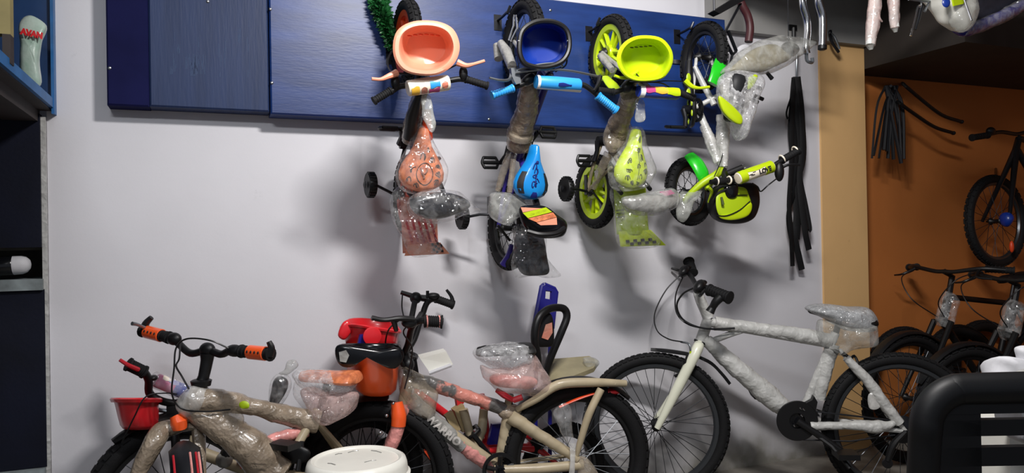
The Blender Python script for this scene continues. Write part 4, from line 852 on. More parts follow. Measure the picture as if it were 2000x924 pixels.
part('head_wrap', px_pillow(((782, 715), (805, 722), (835, 745), (855, 770), (850, 800), (838, 822), (815, 815), (795, 795), (782, 765), (776, 735)), .01, .055, .045, cr=.012, fr=16, P=c_, vec=N, seed=6), 'film_tan', t)
part('seat_tube_wrap', MB().tube(spl([c_(992, 815), c_(985, 850), c_(978, 898)], 4), [.024, .022, .020], 12, helix=4).crumple(.003, 18, 2), 'tan', t)
part('seat_tube_sleeve', MB().tube([c_(980, 900), c_(976, 922)], .024, 12), 'black', t)
part('seat_stay_wrap', MB().tube(spl([c_(996, 812, .02), c_(1040, 842, .04), c_(1090, 872, .06), c_(1128, 898, .065)], 4), [.030, .025, .022, .018], 12, helix=6).crumple(.004, 16, 4), 'tan', t)
part('chain_stay_wrap', MB().tube([c_(965, 918, .04), c_(1050, 916, .06), c_(1138, 908, .07)], [.018, .018, .020], 12).crumple(.003, 18), 'tan', t)
part('dropout_wrap', px_pillow(((1130, 895), (1150, 898), (1165, 915), (1168, 940), (1130, 945), (1128, 920)), .075, .02, .02, cr=.008, P=c_, vec=N), 'film_tan', t)
part('crown_junction', MB().ell(c_(996, 805), DIR*.05, N*.03, ZV*.035).crumple(.006, 16), 'tan_wrap', t)
part('fork', MB().tube(spl([HB, HB+V((0, 0, -.02))+N*.03, c_(776, 800, .07), c_(778, 830, .08), c_(764, 872, .08), cf+N*.07-DIR*.02], 4), [.022, .022, .024, .026, .024, .014], 12).tube([HB, HB-N*.06+V((0, 0, -.03)), cf-N*.06], [.02, .018, .012], 10), 'pink_wrap', t)
part('fork_sleeve', MB().tube(spl([c_(775, 786, .075), c_(779, 812, .082), c_(778, 832, .084)], 4), [.022, .029, .028], 12), 'orange_deep', t)
part('fork_bolt', MB().ell(c_(755, 812, .10), N*.006, DIR*.007, ZV*.007, 10, 6).ell(c_(743, 846, .10), N*.006, DIR*.008, ZV*.008, 10, 6).ell(c_(768, 788, .11), N*.006, DIR*.006, ZV*.006, 10, 6), 'steel', t)
u_ = -DIR
fender(t, cf, nf, RF+.018, .35, 1.75, .045, 'black_gloss', nf.cross(ZV).normalized()*(1 if nf.cross(ZV).dot(u_) > 0 else -1), ZV, 'front_fender')
fs = part('fender_strip', MB().tube(spl([c_(814, 846, .02), c_(832, 866, .02), c_(846, 884, .02), c_(855, 900, .02)], 4), [.007, .010, .012, .012], 8, True, (N, .6)).prism([c_(x, y, .02) for x, y in ((828, 880), (838, 876), (857, 900), (843, 902))], N*.03), 'orange_dark', t)
fender(t, cr, N, RC+.02, .75, 2.35, .04, 'black', -DIR, ZV, 'rear_fender')
part('fender_stripe', MB().tube(spl([c_(1092, 796, .05), c_(1120, 783, .05), c_(1150, 772, .05), c_(1178, 765, .05)], 4), [.008, .010, .010, .007], 8, True, (N, .6)), 'orange_dark', t)
part('rear_reflector', MB().ell(c_(1196, 764), DIR*.045, N*.03, ZV*.014), 'red', t)
# rack
for s_ in (-1, 1):
    part('rack_rail', MB().tube(spl([c_(1010, 800, .02*s_), c_(1050, 778, .06*s_), c_(1090, 752, .07*s_), c_(1150, 747, .07*s_), c_(1222, 749, .05*s_)], 5), [.012, .016, .020, .019, .014], 10), 'tan', t)
    part('rack_strut', MB().tube(spl([c_(1174, 760, .075*s_), c_(1150, 810, .085*s_), c_(1132, 868, .075*s_), c_(1126, 890, .07*s_)], 4), [.016, .016, .013, .010], 10), 'tan', t)
for x in (1095, 1130, 1165, 1200): part('rack_slat', MB().tube([c_(x, 748, .07), c_(x, 748, -.07)], .008, 8), 'tan', t)
part('stay_film', px_pillow(((1082, 800), (1100, 788), (1112, 795), (1118, 830), (1125, 870), (1118, 880), (1098, 845), (1086, 822)), .09, .015, .012, cr=.010, fr=18, P=c_, vec=N), 'film', t)
part('film_tail', MB().tube(spl([c_(1118, 866, .09), c_(1118, 900, .10), c_(1116, 940, .10)], 5), [.012, .010, .012], 8, True, (DIR, .3)).crumple(.004, 18), 'film_thick', t)
# saddle
no, ta = c_(930, 690), c_(1042, 684)
part('saddle', saddle_mb(no, ta, ZV, .08, .03), 'black', t)
part('saddle_bubble_wrap', px_pillow(((922, 690), (940, 678), (985, 670), (1030, 672), (1042, 690), (1036, 710), (1000, 722), (955, 714)), 0, .09, .09, cr=.007, fr=20, P=c_, vec=N, seed=3), 'bubble', t)
part('saddle_stitching', MB().torus(c_(1012, 674, .0), ZV, .045, .003, 24, 6), 'alloy', t)
part('saddle_cover', px_pillow(((956, 738), (975, 728), (1010, 732), (1045, 738), (1050, 750), (1030, 760), (990, 756), (962, 750)), .03, .045, .04, cr=.005, P=c_, vec=N), 'pink_wrap', t)
part('saddle_bag', px_pillow(((935, 715), (980, 722), (1030, 705), (1045, 692), (1062, 720), (1080, 762), (1050, 775), (1010, 770), (980, 765), (955, 750)), .035, .065, .05, cr=.012, fr=15, P=c_, vec=N, seed=5), 'film_pink', t)
part('seat_post', MB().tube([c_(994, 802), c_(996, 770)], .014, 10), 'black', t)
part('seat_quick_release', MB().tube(spl([c_(970, 762, .03), c_(985, 772, .05), c_(1002, 782, .05)], 4), [.010, .014, .010], 8).tube([c_(1002, 782, .05), c_(1020, 776, .06)], .012, 8), 'crimson', t)
part('crank_axle', MB().lathe([(.02, -.06), (.025, -.04), (.025, .05), (.015, .06)], BB, N, 14), 'dark_metal', t)
crank_set(t, BB, N, .15, V((.6, .1, -.8)), hw=.06, ring=.07)
# high riser bars running away from the camera
stp = c_(790, 690)
part('stem', MB().tube([HT, c_(794, 712), stp], .018, 10).ell(c_(797, 712), N*.03, DIR*.025, ZV*.03), 'black', t)
hb = bars(t, [c_(866, 628, .22), c_(822, 626, .20), c_(805, 640, .13), c_(797, 672, .05), stp, c_(808, 665, -.05), c_(822, 625, -.13), c_(840, 586, -.21), c_(884, 592, -.24)], .0125)
part('cross_brace', MB().tube([c_(808, 636, .12), c_(822, 612, -.13)], .009, 8), 'black', hb)
part('bar_post', MB().tube([c_(810, 590, -.16), c_(800, 640, -.05)], .012, 8), 'black', hb)
grip(hb, c_(828, 627, .21), c_(865, 629, .22), .021)
for x in (834, 858): part('pink_ring', MB().torus(c_(x, 628, .215), DIR, .021, .003, 18, 6), 'pink_wrap', hb)
grip(hb, c_(850, 583, -.23), c_(886, 596, -.24), .017)
lever(hb, [c_(808, 624, .21), c_(780, 622, .23), c_(750, 625, .24), c_(726, 621, .25)], [.012, .010, .008, .009], 'black')
lever(hb, [c_(838, 584, -.21), c_(812, 580, -.22), c_(783, 571, -.23)], [.016, .012, .009], 'black')
part('shifter', MB().ell(c_(812, 582, -.20), N*.025, DIR*.025, ZV*.025).ell(c_(845, 578, -.21), N*.02, DIR*.03, ZV*.014), 'black', hb)
part('bar_end', MB().tube(spl([c_(884, 594, -.24), c_(882, 580, -.24), c_(872, 566, -.24)], 4), [.012, .008, .006], 8).tube([c_(835, 582, -.2), c_(835, 568, -.2)], .007, 6), 'black', hb)
part('shifter', MB().ell(c_(800, 630, .2), N*.02, DIR*.03, ZV*.02).tube([c_(768, 622, .22), c_(774, 646, .2)], [.012, .008], 8), 'black', hb)
cable(t, [c_(785, 622, .23), c_(762, 640, .2), c_(754, 660, .14), c_(752, 690, .1)], .003)
cable(t, [c_(786, 575, -.2), c_(785, 600, -.18), c_(790, 625, -.1)], .003)
cable(t, [c_(800, 632, .2), c_(788, 650, .16), c_(805, 680, .1), c_(800, 720, .08), c_(790, 760, .1)], .003)
# basket
P3 = lambda x, y: c_(x, y, .0)
bc = cf + V((0, 0, .52)); 
rimo = closed([c_(x, 690, o) for x, o in ((668, .0), (678, .13), (715, .19), (760, .17), (778, .06), (778, -.04), (760, -.13), (715, -.16), (678, -.11))], 4)
bk = bowl(t, rimo, (DIR.x*.02, DIR.y*.02, -.165), 'orange_deep', 'basket', taper=.52, expo=.5)
part('basket_liner', MB().tube([p+V((0, 0, .018)) for p in rimo+rimo[:1]], .018, 8, False, (ZV, .5)), 'black_gloss', bk)
ol = closed([c_(x, y, .20) for x, y in ((655, 680), (668, 672), (700, 676), (745, 682), (782, 680), (788, 700), (772, 720), (750, 715), (738, 700), (715, 696), (700, 700), (688, 716), (668, 716), (657, 702))], 4)
part('basket_mask', MB().pillow(ol, N, .018, .02), 'black_gloss', bk)
part('mask_lens', MB().prism([c_(x, y, .222) for x, y in ((662, 688), (676, 684), (682, 694), (676, 708), (664, 706))], N*.006), 'grey_wrap', bk)
part('basket_stay', MB().tube([c_(780, 700, .05), HT], .008, 8), 'black', t)
# ---- red and blue child bike against the wall behind it
d0 = .20
t = thing('child_bike', 'red child bike with red basket and black backrest squeezed behind the coral bike', 'bicycle', V((1.0, -.2, 0)))
cR = V((W(1100, 870, d0).x, -d0, .201)); cF = V((W(800, 870, d0).x, -.07, .201))
n_ = V((0, -1, 0))
wheel(t, cR, n_, .2, .024, 'spoke', 'rim_grey', ns=20, knobs=40, spoke='spoke_bright'); wheel(t, cF, n_, .2, .024, 'spoke', 'rim_grey', ns=20, knobs=40, spoke='spoke_bright')
part('frame', MB().tube([W(820, 770, d0), W(955, 872, d0)], .016, 10).tube([W(955, 872, d0), W(1040, 872, d0)], .013, 10).tube([W(1030, 866, d0), cR+V((0, -.04, 0))], .009, 8).tube([W(955, 872, d0), W(940, 770, d0)], .014, 10).tube([W(945, 780, d0), cR+V((0, .04, 0))], .009, 8), 'red', t)
part('fork', MB().tube([W(815, 740, d0), W(812, 800, d0), cF+V((0, -.04, 0))], .012, 8).tube([W(812, 800, d0), cF+V((0, .04, 0))], .011, 8), 'red', t)
part('lower_tube', MB().tube([W(955, 880, .27), W(1042, 877, .27)], .013, 10), 'red', t)
hb = bars(t, [W(770, 690, .42), W(790, 690, .3), W(808, 700, d0), W(812, 695, .1), W(800, 690, .04)], .010)
part('steerer', MB().tube([W(808, 700, d0), W(815, 745, d0)], .012, 8), 'black', t)
part('cardboard_sleeve', MB().prism([W(x, y, .24) for x, y in ((884, 800), (902, 788), (918, 830), (900, 842))], (0, .05, 0)).prism([W(x, y, .28) for x, y in ((868, 812), (882, 802), (898, 838), (884, 842))], (0, .03, 0)), 'card', t, False)
part('wrapped_tube', MB().tube(spl([W(945, 800, .26), W(940, 840, .27), W(925, 880, .28)], 4), [.02, .022, .02], 10).tube([W(905, 800, .27), W(925, 872, .28)], .018, 10).crumple(.004, 20), 'tan', t)
part('blue_guard', MB().prism([W(x, y, .24) for x, y in ((960, 828), (986, 826), (980, 866), (952, 868))], (0, .02, 0)), 'indigo', t, False)
part('knee_red', MB().prism([W(x, y, .22) for x, y in ((888, 770), (908, 768), (904, 786), (892, 796))], (0, .03, 0)), 'red', t, False)
part('saddle_rack', MB().prism([W(1060, 752, .12), W(1080, 706, .10), W(1150, 700, .10), W(1168, 708, .12), W(1160, 722, .2), W(1105, 744, .26), W(1075, 752, .26)], (0, 0, .02)).crumple(.004, 14), 'khaki', t)
part('rack_film', px_pillow(((1140, 700), (1160, 698), (1170, 708), (1160, 720), (1145, 718)), .16, .02, .02, cr=.006), 'film_grey', t)
part('rear_fender', MB().tube(spl([W(1065, 752, .24), W(1085, 748, .23), W(1105, 745, .22)], 4), .02, 10, True, ((0, 1, 0), .5)), 'black', t)
# backrest: bent bar and pad
br = part('backrest_frame', MB().tube(spl([W(1062, 742, .22), W(1075, 700, .24), W(1096, 650, .26), (W(1107, 620, .26)), W(1102, 604, .26), W(1085, 601, .27), W(1066, 607, .3), W(1050, 625, .32), W(1044, 660, .32), W(1050, 700, .30), W(1048, 725, .3)], 6), .017, 10), 'black', t)
part('backrest_pad', px_pillow(((1039, 642), (1046, 620), (1058, 612), (1074, 612), (1080, 625), (1082, 650), (1080, 674), (1064, 678), (1044, 676), (1037, 664)), .285, .014, .014), 'black', br)
part('coral_print', MB().prism([W(x, y, .302) for x, y in ((1066, 634), (1078, 630), (1079, 650), (1070, 664), (1058, 660))], (0, .003, 0)), 'coral_wrap', br)
for x, y in ((1062, 618), (1054, 634)): part('rivet', MB().ell(W(x, y, .303), (.004, 0, 0), (0, .004, 0), (0, 0, .004), 8, 6), 'steel', br)
# red basket
ax = [(W(x, y, o)) for x, y, o in ((668, 640, .28), (690, 634, .36), (730, 640, .40), (772, 646, .36), (780, 646, .26), (765, 632, .16), (720, 624, .12), (684, 625, .18))]
bk = bowl(t, closed(ax, 4), (0, 0, -.075), 'red', 'basket', taper=.82, lip=.006)
part('basket_handle', px_pillow(((660, 655), (668, 632), (680, 626), (690, 640), (684, 652), (672, 664)), .34, .012, .012), 'red', bk)
part('basket_boss', MB().lathe([(.03, 0), (.034, .004), (.034, .012), (.028, .014)], W(726, 656, .40), (0, -1, 0), 24), 'red', bk)
part('blue_clip', MB().prism([W(x, y, .38) for x, y in ((702, 654), (710, 652), (714, 672), (698, 672))], (0, .02, 0)), 'indigo', bk, False)
# blue seat back
t = thing('child_seat_back', 'indigo blue plastic child seat back with a slot standing up behind the black backrest', 'seat back', W(1068, 690, .12))
hole = [W(x, y, .12) for x, y in ((1069, 569), (1074, 570), (1073, 582), (1068, 581))]
outl = [W(x, y, .12) for x, y in ((1060, 553), (1086, 565), (1080, 690), (1042, 690), (1046, 620))]
o4 = [W(x, y, .12) for x, y in ((1059, 554), (1087, 566), (1079, 640), (1042, 640))]
mb = MB(); q4 = [W(x, y, .12) for x, y in ((1064, 567), (1076, 569), (1075, 586), (1063, 584))]
for k in range(4): mb.prism([o4[k], o4[(k+1) % 4], q4[(k+1) % 4], q4[k]], (0, .02, 0))
part('panel', mb, 'indigo', t, False)
part('panel_edge', MB().tube([o4[0]*.85+o4[1]*.15, o4[1]*.85+o4[0]*.15, o4[1]*.94+o4[2]*.06, o4[2], o4[3], o4[0]*.94+o4[3]*.06, o4[0]*.85+o4[1]*.15], .011, 8), 'indigo', t)
part('slot_lining', MB().tube(q4+[q4[0]], .005, 6), 'purple', t)
part('seat_leg', MB().tube([W(1050, 640, .12), W(1046, 760, .12), W(1046, 905, .10)], .010, 8).tube([W(1074, 640, .12), W(1074, 760, .12), W(1074, 905, .10)], .010, 8), 'indigo', t)
# white packet lying on the coral bike
t = thing('foam_packet', 'off-white squarish plastic packet resting behind the coral bike head tube', 'packet', c_(850, 735, -.10))
pk = [c_(x, y, -.12) for x, y in ((818, 697), (868, 684), (882, 708), (880, 716), (840, 732))]
part('packet', MB().prism([c_(x, y, -.12) for x, y in ((818, 697), (868, 684), (882, 708), (840, 727))], N*.09).crumple(.004, 12), 'white_plastic', t, False)
for o in (-.07, -.16): part('packet_edge', MB().tube([c_(838, 729, o), c_(881, 713, o)], .008, 8), 'white_cloth', t)
# ================================================================ tan wrapped bike at the left, nose towards the room
t = thing('kids_mountain_bike', 'tan film wrapped bike with orange banded grips beside the red basket', 'bicycle', V((AT(420, 800, 2.45).x, AT(420, 800, 2.45).y, 0)))
A = AT
bl, bm, brr = A(285, 648, 2.58), A(405, 690, 2.45), A(522, 692, 2.32)
bd = (brr-bl); bd.z = 0; bd.normalize(); hd = V((bd.y, -bd.x, 0)); hd = hd if hd.dot(CAM-bm) > 0 else -hd
hw_ = (CAM-A(352, 830, 2.425)); hw_.z = 0; hw_.normalize(); hw_ = (hw_-V((-hw_.y, hw_.x, 0))*-.06).normalized(); bw = V((-hw_.y, hw_.x, 0)); bw = bw if bw.dot(RT) > 0 else -bw
HT, HB = A(392, 752, 2.44), A(360, 818, 2.43); CRN = A(352, 830, 2.425)
RA = .29; cf = V((CRN.x, CRN.y, RA+.001))+hw_*.12
wheel(t, cf, bw, RA, .028, 'spoke', 'black', ns=24, knobs=46, hw=.04)
rdir = (A(630, 830, 2.62)-HB); rdir.z = 0; rdir.normalize()
RR = .272; cr = FL(706, 934, RR+.001); rdir = V((cr.x-HB.x, cr.y-HB.y, 0)).normalized(); nr = V((rdir.y, -rdir.x, 0)); nr = nr if nr.dot(CAM-cr) > 0 else -nr
wheel(t, cr, nr, RR, .030, 'spoke', 'black', ns=24, knobs=46, hw=.05)
BBp = A(548, 928, 2.50)
part('frame', MB().tube([HT, HB], .024, 12).tube([A(392, 772, 2.44), A(600, 815, 2.60)], .018, 10).tube([A(375, 805, 2.43), BBp], .022, 10).tube([BBp, A(620, 800, 2.62)], .016, 10)
     .tube([BBp, cr+nr*.05], .010, 8).tube([BBp, cr-nr*.05], .010, 8).tube([A(612, 815, 2.62), cr+nr*.05], .010, 8).tube([A(612, 815, 2.62), cr-nr*.05], .010, 8), 'tan', t)
tw = part('top_tube_wrap', MB().tube(spl([A(372, 785, 2.42), A(410, 782, 2.44), A(460, 788, 2.48), A(520, 800, 2.53), A(575, 815, 2.58), A(622, 825, 2.61)], 5), [.040, .040, .030, .032, .034, .042], 14, helix=6).crumple(.006, 14, 2), 'tan_wrap', t)
part('yellow_sticker', MB().ell(A(477, 791, 2.445), RT*.017, UP*.013, FW*.004, 14, 6).crumple(.004, 40), 'yellow_deep', tw)
part('down_tube_wrap', MB().tube(spl([A(378, 802, 2.42), A(415, 826, 2.43), A(455, 850, 2.45), A(500, 885, 2.47), A(545, 925, 2.49)], 5), [.032, .042, .055, .062, .055], 14, helix=5).crumple(.010, 12, 3), 'tan_wrap', t)
part('gusset_wrap', px_pillow(((400, 795), (440, 798), (475, 812), (470, 840), (440, 842), (410, 820)), 0, .03, .03, cr=.008, P=lambda x, y, o: A(x, y, 2.45-o), vec=-FW), 'film_tan', t)
part('head_wrap', px_pillow(((352, 775), (378, 752), (402, 755), (412, 780), (395, 805), (368, 818), (350, 800)), 0, .05, .04, cr=.008, P=lambda x, y, o: A(x, y, 2.43-o), vec=-FW, seed=5), 'film_thick', t)
fk = part('fork', MB().tube(spl([CRN, CRN-bw*.05+V((0, 0, -.01)), A(303, 862, 2.36), A(282, 900, 2.34), A(262, 940, 2.32)], 5), [.026, .030, .032, .030, .02], 12).tube([CRN, CRN+bw*.055+V((0, 0, -.02)), cf+bw*.055], [.026, .024, .014], 10).tube([A(262, 940, 2.32), cf-bw*.06], .018, 8).crumple(.004, 16), 'tan_wrap', t)
part('crown_cover', MB().tube([A(344, 812, 2.40), A(350, 826, 2.395), A(352, 838, 2.395)], [.020, .028, .022], 12).crumple(.004, 30), 'orange_deep', fk)
fender(t, cf, bw, RA+.02, -.1, 1.5, .045, 'dark_metal', hw_, ZV, 'front_fender')
for o in (-.034, .012, .028, .036):
    u, v = hw_, ZV; pts = [cf+bw*o+(u*math.cos(an)+v*math.sin(an))*(RA+.027-abs(o)*.14) for an in [-.1+k*.12 for k in range(12)]]
    part('fender_stripe', MB().tube(pts, .0035, 6), 'crimson' if o in (-.034, .028) else 'pink_wrap', t)
part('stem', MB().tube(spl([HT, A(398, 735, 2.445), A(404, 705, 2.45), bm], 4), [.022, .018, .020, .024], 12).ell(bm+V((0, 0, .012)), bd*.03, hd*.022, ZV*.024), 'black', t)
part('headset', MB().lathe([(.02, -.012), (.03, -.01), (.034, .008), (.026, .012)], A(393, 748, 2.44), ZV, 18), 'black', t)
hb = bars(t, [bl, A(325, 657, 2.53), A(345, 668, 2.51), A(372, 690, 2.48), bm+V((0, 0, .01)), A(432, 692, 2.42), A(452, 684, 2.39), A(480, 689, 2.36), brr], .0125)
for (p0, p1) in ((A(332, 660, 2.525), A(278, 646, 2.585)), (A(470, 686, 2.37), A(530, 692, 2.31))):
    g = grip(hb, p0, p1, .019, 'rubber', 5); d_ = p1-p0
    bnd = part('orange_band', MB().lathe([(.0205, d_.length*.30), (.0225, d_.length*.31), (.0225, d_.length*.82), (.0205, d_.length*.83)], p0, d_, 18), 'orange_deep', hb)
    vw = (CAM-p0); dn = d_.normalized(); a_ = (vw-dn*vw.dot(dn)).normalized()
    for k in range(4): part('band_dot', MB().ell(p0+d_*(.38+.12*k)+a_*.0225, dn*.004, dn.cross(a_)*.005, a_*.0015, 8, 6), 'ink_dark', hb)
part('bar_end', MB().tube(spl([A(280, 648, 2.58), A(285, 632, 2.58), A(296, 620, 2.58)], 4), [.016, .012, .009], 8), 'black', hb)
part('bar_end', MB().tube(spl([A(525, 695, 2.31), A(530, 680, 2.31), A(525, 667, 2.31)], 4), [.014, .011, .008], 8), 'black', hb)
lever(hb, [A(282, 640, 2.56), A(268, 634, 2.52), A(258, 632, 2.50)], [.006, .006, .007], 'alloy')
part('shifter', MB().ell(A(340, 662, 2.51), bd*.03, hd*.02, ZV*.022), 'black', hb)
part('shifter', MB().ell(A(458, 685, 2.385), bd*.035, hd*.02, ZV*.02), 'black', hb)
cable(t, [A(450, 682, 2.38), A(410, 665, 2.36), A(365, 662, 2.38), A(344, 680, 2.40), A(340, 720, 2.38), A(336, 770, 2.37), A(355, 798, 2.38), A(400, 804, 2.385), A(450, 800, 2.42)], .003)
cable(t, [A(352, 670, 2.46), A(350, 700, 2.42), A(344, 715, 2.40), A(355, 735, 2.40), A(369, 760, 2.39)], .003)
no, ta = A(585, 738, 2.66), A(700, 742, 2.62)
part('saddle', saddle_mb(no, ta, ZV, .075, .03), 'print_orange', t)
part('seat_post', MB().tube([A(640, 750, 2.64), A(622, 815, 2.62)], .014, 8), 'black', t)
PA = lambda x, y, o: A(x, y, 2.64-o)
part('saddle_bubble_wrap', px_pillow(((573, 728), (600, 722), (650, 726), (690, 730), (696, 752), (680, 765), (640, 768), (606, 760), (582, 748)), 0, .08, .075, cr=.008, fr=18, P=PA, vec=-FW, seed=8), 'bubble', t)
part('wrap_tail', px_pillow(((592, 760), (620, 758), (660, 768), (700, 765), (694, 795), (672, 815), (645, 832), (620, 828), (604, 800)), .02, .06, .05, cr=.012, fr=14, P=PA, vec=-FW, seed=9), 'bubble_pink', t)
part('wrap_side', px_pillow(((576, 745), (600, 758), (612, 790), (604, 805), (588, 795), (574, 765)), .0, .02, .02, cr=.008, fr=16, P=PA, vec=-FW, seed=10), 'film_clear', t)
part('chain_stay_wrap', MB().tube(spl([A(515, 865, 2.52), A(550, 852, 2.55), A(602, 845, 2.60)], 4), [.018, .022, .014], 10, helix=4).crumple(.004, 18), 'pink_wrap', t)
part('chain_guard', px_pillow(((545, 875), (575, 868), (605, 880), (600, 900), (570, 905), (548, 892)), 0, .012, .012, P=lambda x, y, o: A(x, y, 2.52-o), vec=-FW), 'black', t)
part('pedal', MB().box(A(555, 870, 2.47), (.045, .03, .010), (bd, hd, ZV)), 'black', t, False)
part('stand', MB().tube([A(590, 862, 2.54), A(582, 920, 2.5)], .008, 8), 'black', t)
# ================================================================ child bike with red basket behind it
dB = -A(345, 987, 2.62).y
B_ = lambda x, y, o=0.: W(x, y, dB+o)
cF = B_(345, 985); cF.z = .301
t = thing('child_bike', 'child bike with a red front basket and purple bar pad by the white wall', 'bicycle', V((cF.x+.3, cF.y, 0)))
nB = V((.12, -1, 0)).normalized()
wheel(t, cF, nB, .30, .032, 'spoke', 'black', ns=24, knobs=50, hw=.04)
cR = cF+V((.62, .06, 0)); wheel(t, cR, nB, .30, .03, 'spoke', 'black', ns=24, knobs=50, hw=.04)
fender(t, cF, nB, .318, .9, 2.2, .035, 'black', V((-1, -.12, 0)).normalized(), ZV, 'front_fender')
part('fork', MB().tube([B_(372, 800), cF+V((0, -.045, .25)), cF+V((0, -.045, 0))], [.016, .014, .010], 10).tube([B_(372, 800), cF+V((0, .045, .25)), cF+V((0, .045, 0))], [.016, .014, .010], 10), 'black', t)
part('frame', MB().tube([B_(384, 778), B_(374, 815)], .02, 10).tube([B_(376, 878), B_(440, 902), B_(500, 924)], .022, 10).tube([B_(380, 810), B_(376, 878)], .014, 8).tube([B_(460, 850), B_(432, 905)], .016, 10).tube([B_(500, 924), cR], .012, 8).tube([B_(450, 870), cR], .010, 8), 'tan', t)
part('seat_tube_sleeve', MB().tube([B_(462, 846, .02), B_(440, 890, .02)], .022, 10), 'black', t)
part('frame_joint', MB().ell(B_(438, 898, .02), (.03, 0, 0), (0, .025, 0), (0, 0, .03)), 'grey_wrap', t)
part('red_guard', MB().prism([B_(x, y, .03) for x, y in ((465, 898), (490, 888), (488, 905), (470, 914))], (0, .03, 0)), 'red', t, False)
hb = bars(t, [B_(250, 716, .12), B_(278, 725, .10), B_(290, 742, .07), B_(292, 768, .03), B_(315, 783, .02), B_(345, 787, .0), B_(372, 776, -.02), B_(392, 770, -.05), B_(400, 740, -.09)], .0135)
grip(hb, B_(284, 728, .10), B_(249, 711, .12), .020); lever(hb, [B_(270, 722, .13), B_(250, 713, .16), B_(234, 703, .17)], [.008, .007, .006], 'crimson')
part('lever_mount', MB().ell(B_(300, 738, .06), (.014, 0, 0), (0, .02, 0), (0, 0, .010)), 'black', hb)
p0, p1 = B_(304, 742, .02), B_(366, 768, .0)
pd = pad(hb, p0, p1, .024, 'pad_magenta'); pad_patch(pd, p0, p1, .024, 'pad_navy', .55, .99, -1.4, 1.4, seed=1); pad_patch(pd, p0, p1, .024, 'lilac', .3, .62, -1.2, -.4, seed=2); pad_patch(pd, p0, p1, .024, 'pad_print', .12, .4, -1.3, -.5, seed=3)
part('pad_film', MB().lathe([(.014, -.01), (.028, 0), (.031, .05), (.031, .10), (.027, .14)], p0-(p1-p0).normalized()*.01, p1-p0, 18).crumple(.004, 30), 'film_clear', hb)
part('stem', MB().tube([B_(345, 787), B_(356, 800), B_(372, 800)], .016, 10).bbox(tuple(B_(338, 812)-V((.02, .02, 0))), tuple(B_(350, 790)+V((.02, .02, 0)))), 'black', t)
rimo = closed([B_(x, 780, o) for x, o in ((222, .02), (232, .11), (262, .15), (295, .12), (310, .03), (300, -.06), (264, -.10), (232, -.06))], 4)
bk = bowl(t, rimo, (.01, 0, -.105), 'red', 'basket', taper=.80)
part('basket_bracket', MB().tube([B_(305, 800), B_(345, 806)], .008, 8).tube([B_(290, 824), B_(345, 812)], .004, 8), 'alloy', t)
cable(t, [B_(345, 770, .05), B_(322, 768, .08), B_(285, 775, .18), B_(262, 815, .18), B_(238, 865, .12)], .0025)
# bagged handle piece
t = thing('bagged_black_grip', 'shiny black handle piece tied in clear plastic standing up from the tan frame', 'handle', A(538, 795, 2.72))
PB = lambda x, y, o: A(x, y, 2.70-o)
part('handle', px_pillow(((534, 745), (545, 735), (560, 740), (562, 755), (550, 780), (538, 795), (527, 790), (530, 765)), 0, .02, .02, P=PB, vec=-FW, cr=.003), 'skin_black', t)
part('bag', px_pillow(((530, 742), (545, 730), (562, 736), (568, 758), (556, 785), (540, 800), (525, 796), (526, 765)), 0, .028, .025, P=PB, vec=-FW, cr=.006, seed=2), 'film_clear', t)
part('bag_end', px_pillow(((545, 730), (556, 722), (562, 706), (576, 704), (583, 714), (574, 724), (560, 734)), 0, .016, .015, P=PB, vec=-FW, cr=.005, seed=3), 'film_grey', t)
# ================================================================ white bucket
bc = AT(697, 893, 2.62); zb = .50
bc = FL(697, 893, zb); rb = .16
t = thing('paint_bucket', 'white plastic bucket with a smudged snap-on lid standing on the floor', 'bucket', V((bc.x, bc.y, 0)))
o0 = V((bc.x, bc.y, 0))
part('body', MB().lathe([(.02, .0), (.128, .0), (.133, .006), (.150, .39), (.162, .393), (.164, .402), (.162, .412), (.153, .415), (.155, .46)], o0, ZV, 48), 'white_plastic', t)
part('lid', MB().lathe([(.140, .450), (.172, .428), (.176, .431), (.176, .446), (.168, .452), (.165, .478), (.160, .492), (.148, .499), (.141, .497), (.137, .491), (.02, .492), (.001, .492)], o0, ZV, 56), 'white_plastic', t)
hp = [o0+V((math.cos(a)*.168, math.sin(a)*.168-0, .39-.16*max(0, math.sin(-a)))) for a in [math.pi+k*math.pi/16 for k in range(17)]]
part('handle', MB().tube(hp, .003, 6), 'steel', t)
mb = MB()
for (x0, y0, x1, y1) in ((640, 905, 655, 908), (712, 903, 735, 899), (725, 880, 745, 884), (680, 884, 700, 880), (655, 888, 668, 886)):
    mb.tube([FL(x0, y0, .4925), FL((x0+x1)/2, (y0+y1)/2-1, .4925), FL(x1, y1, .4925)], .0018, 5)
part('scuff_mark', mb, 'grey_wrap', t, kind='stuff')
# ================================================================ rubber straps hanging by the pillar
t = thing('inner_tube_strips', 'bundle of long flat black rubber strips hanging on the white wall beside the pillar', 'rubber strips', W(1565, 525, .08))
part('hanger', MB().tube([W(1556, 95, .02), W(1556, 95, .08), W(1556, 118, .09), W(1556, 152, .08)], .006, 8), 'alloy', t)
strips = [[(1552, 152), (1548, 200), (1545, 260), (1552, 330), (1553, 375), (1556, 420), (1552, 460), (1560, 500), (1566, 527)],
          [(1554, 150), (1556, 220), (1560, 300), (1562, 350), (1572, 400), (1580, 445), (1576, 450)],
          [(1558, 150), (1566, 220), (1568, 290), (1562, 345), (1566, 400), (1572, 450), (1580, 488)],
          [(1557, 152), (1562, 230), (1565, 300), (1558, 360), (1560, 420), (1557, 468)],
          [(1553, 153), (1545, 215), (1540, 232), (1536, 220), (1545, 190)],
          [(1551, 153), (1547, 240), (1545, 330), (1541, 400), (1545, 450), (1548, 520)],
          [(1555, 151), (1552, 240), (1556, 320), (1552, 370), (1541, 410), (1540, 440), (1548, 480)],
          [(1559, 152), (1570, 250), (1571, 310), (1560, 360), (1570, 410), (1577, 448)]]
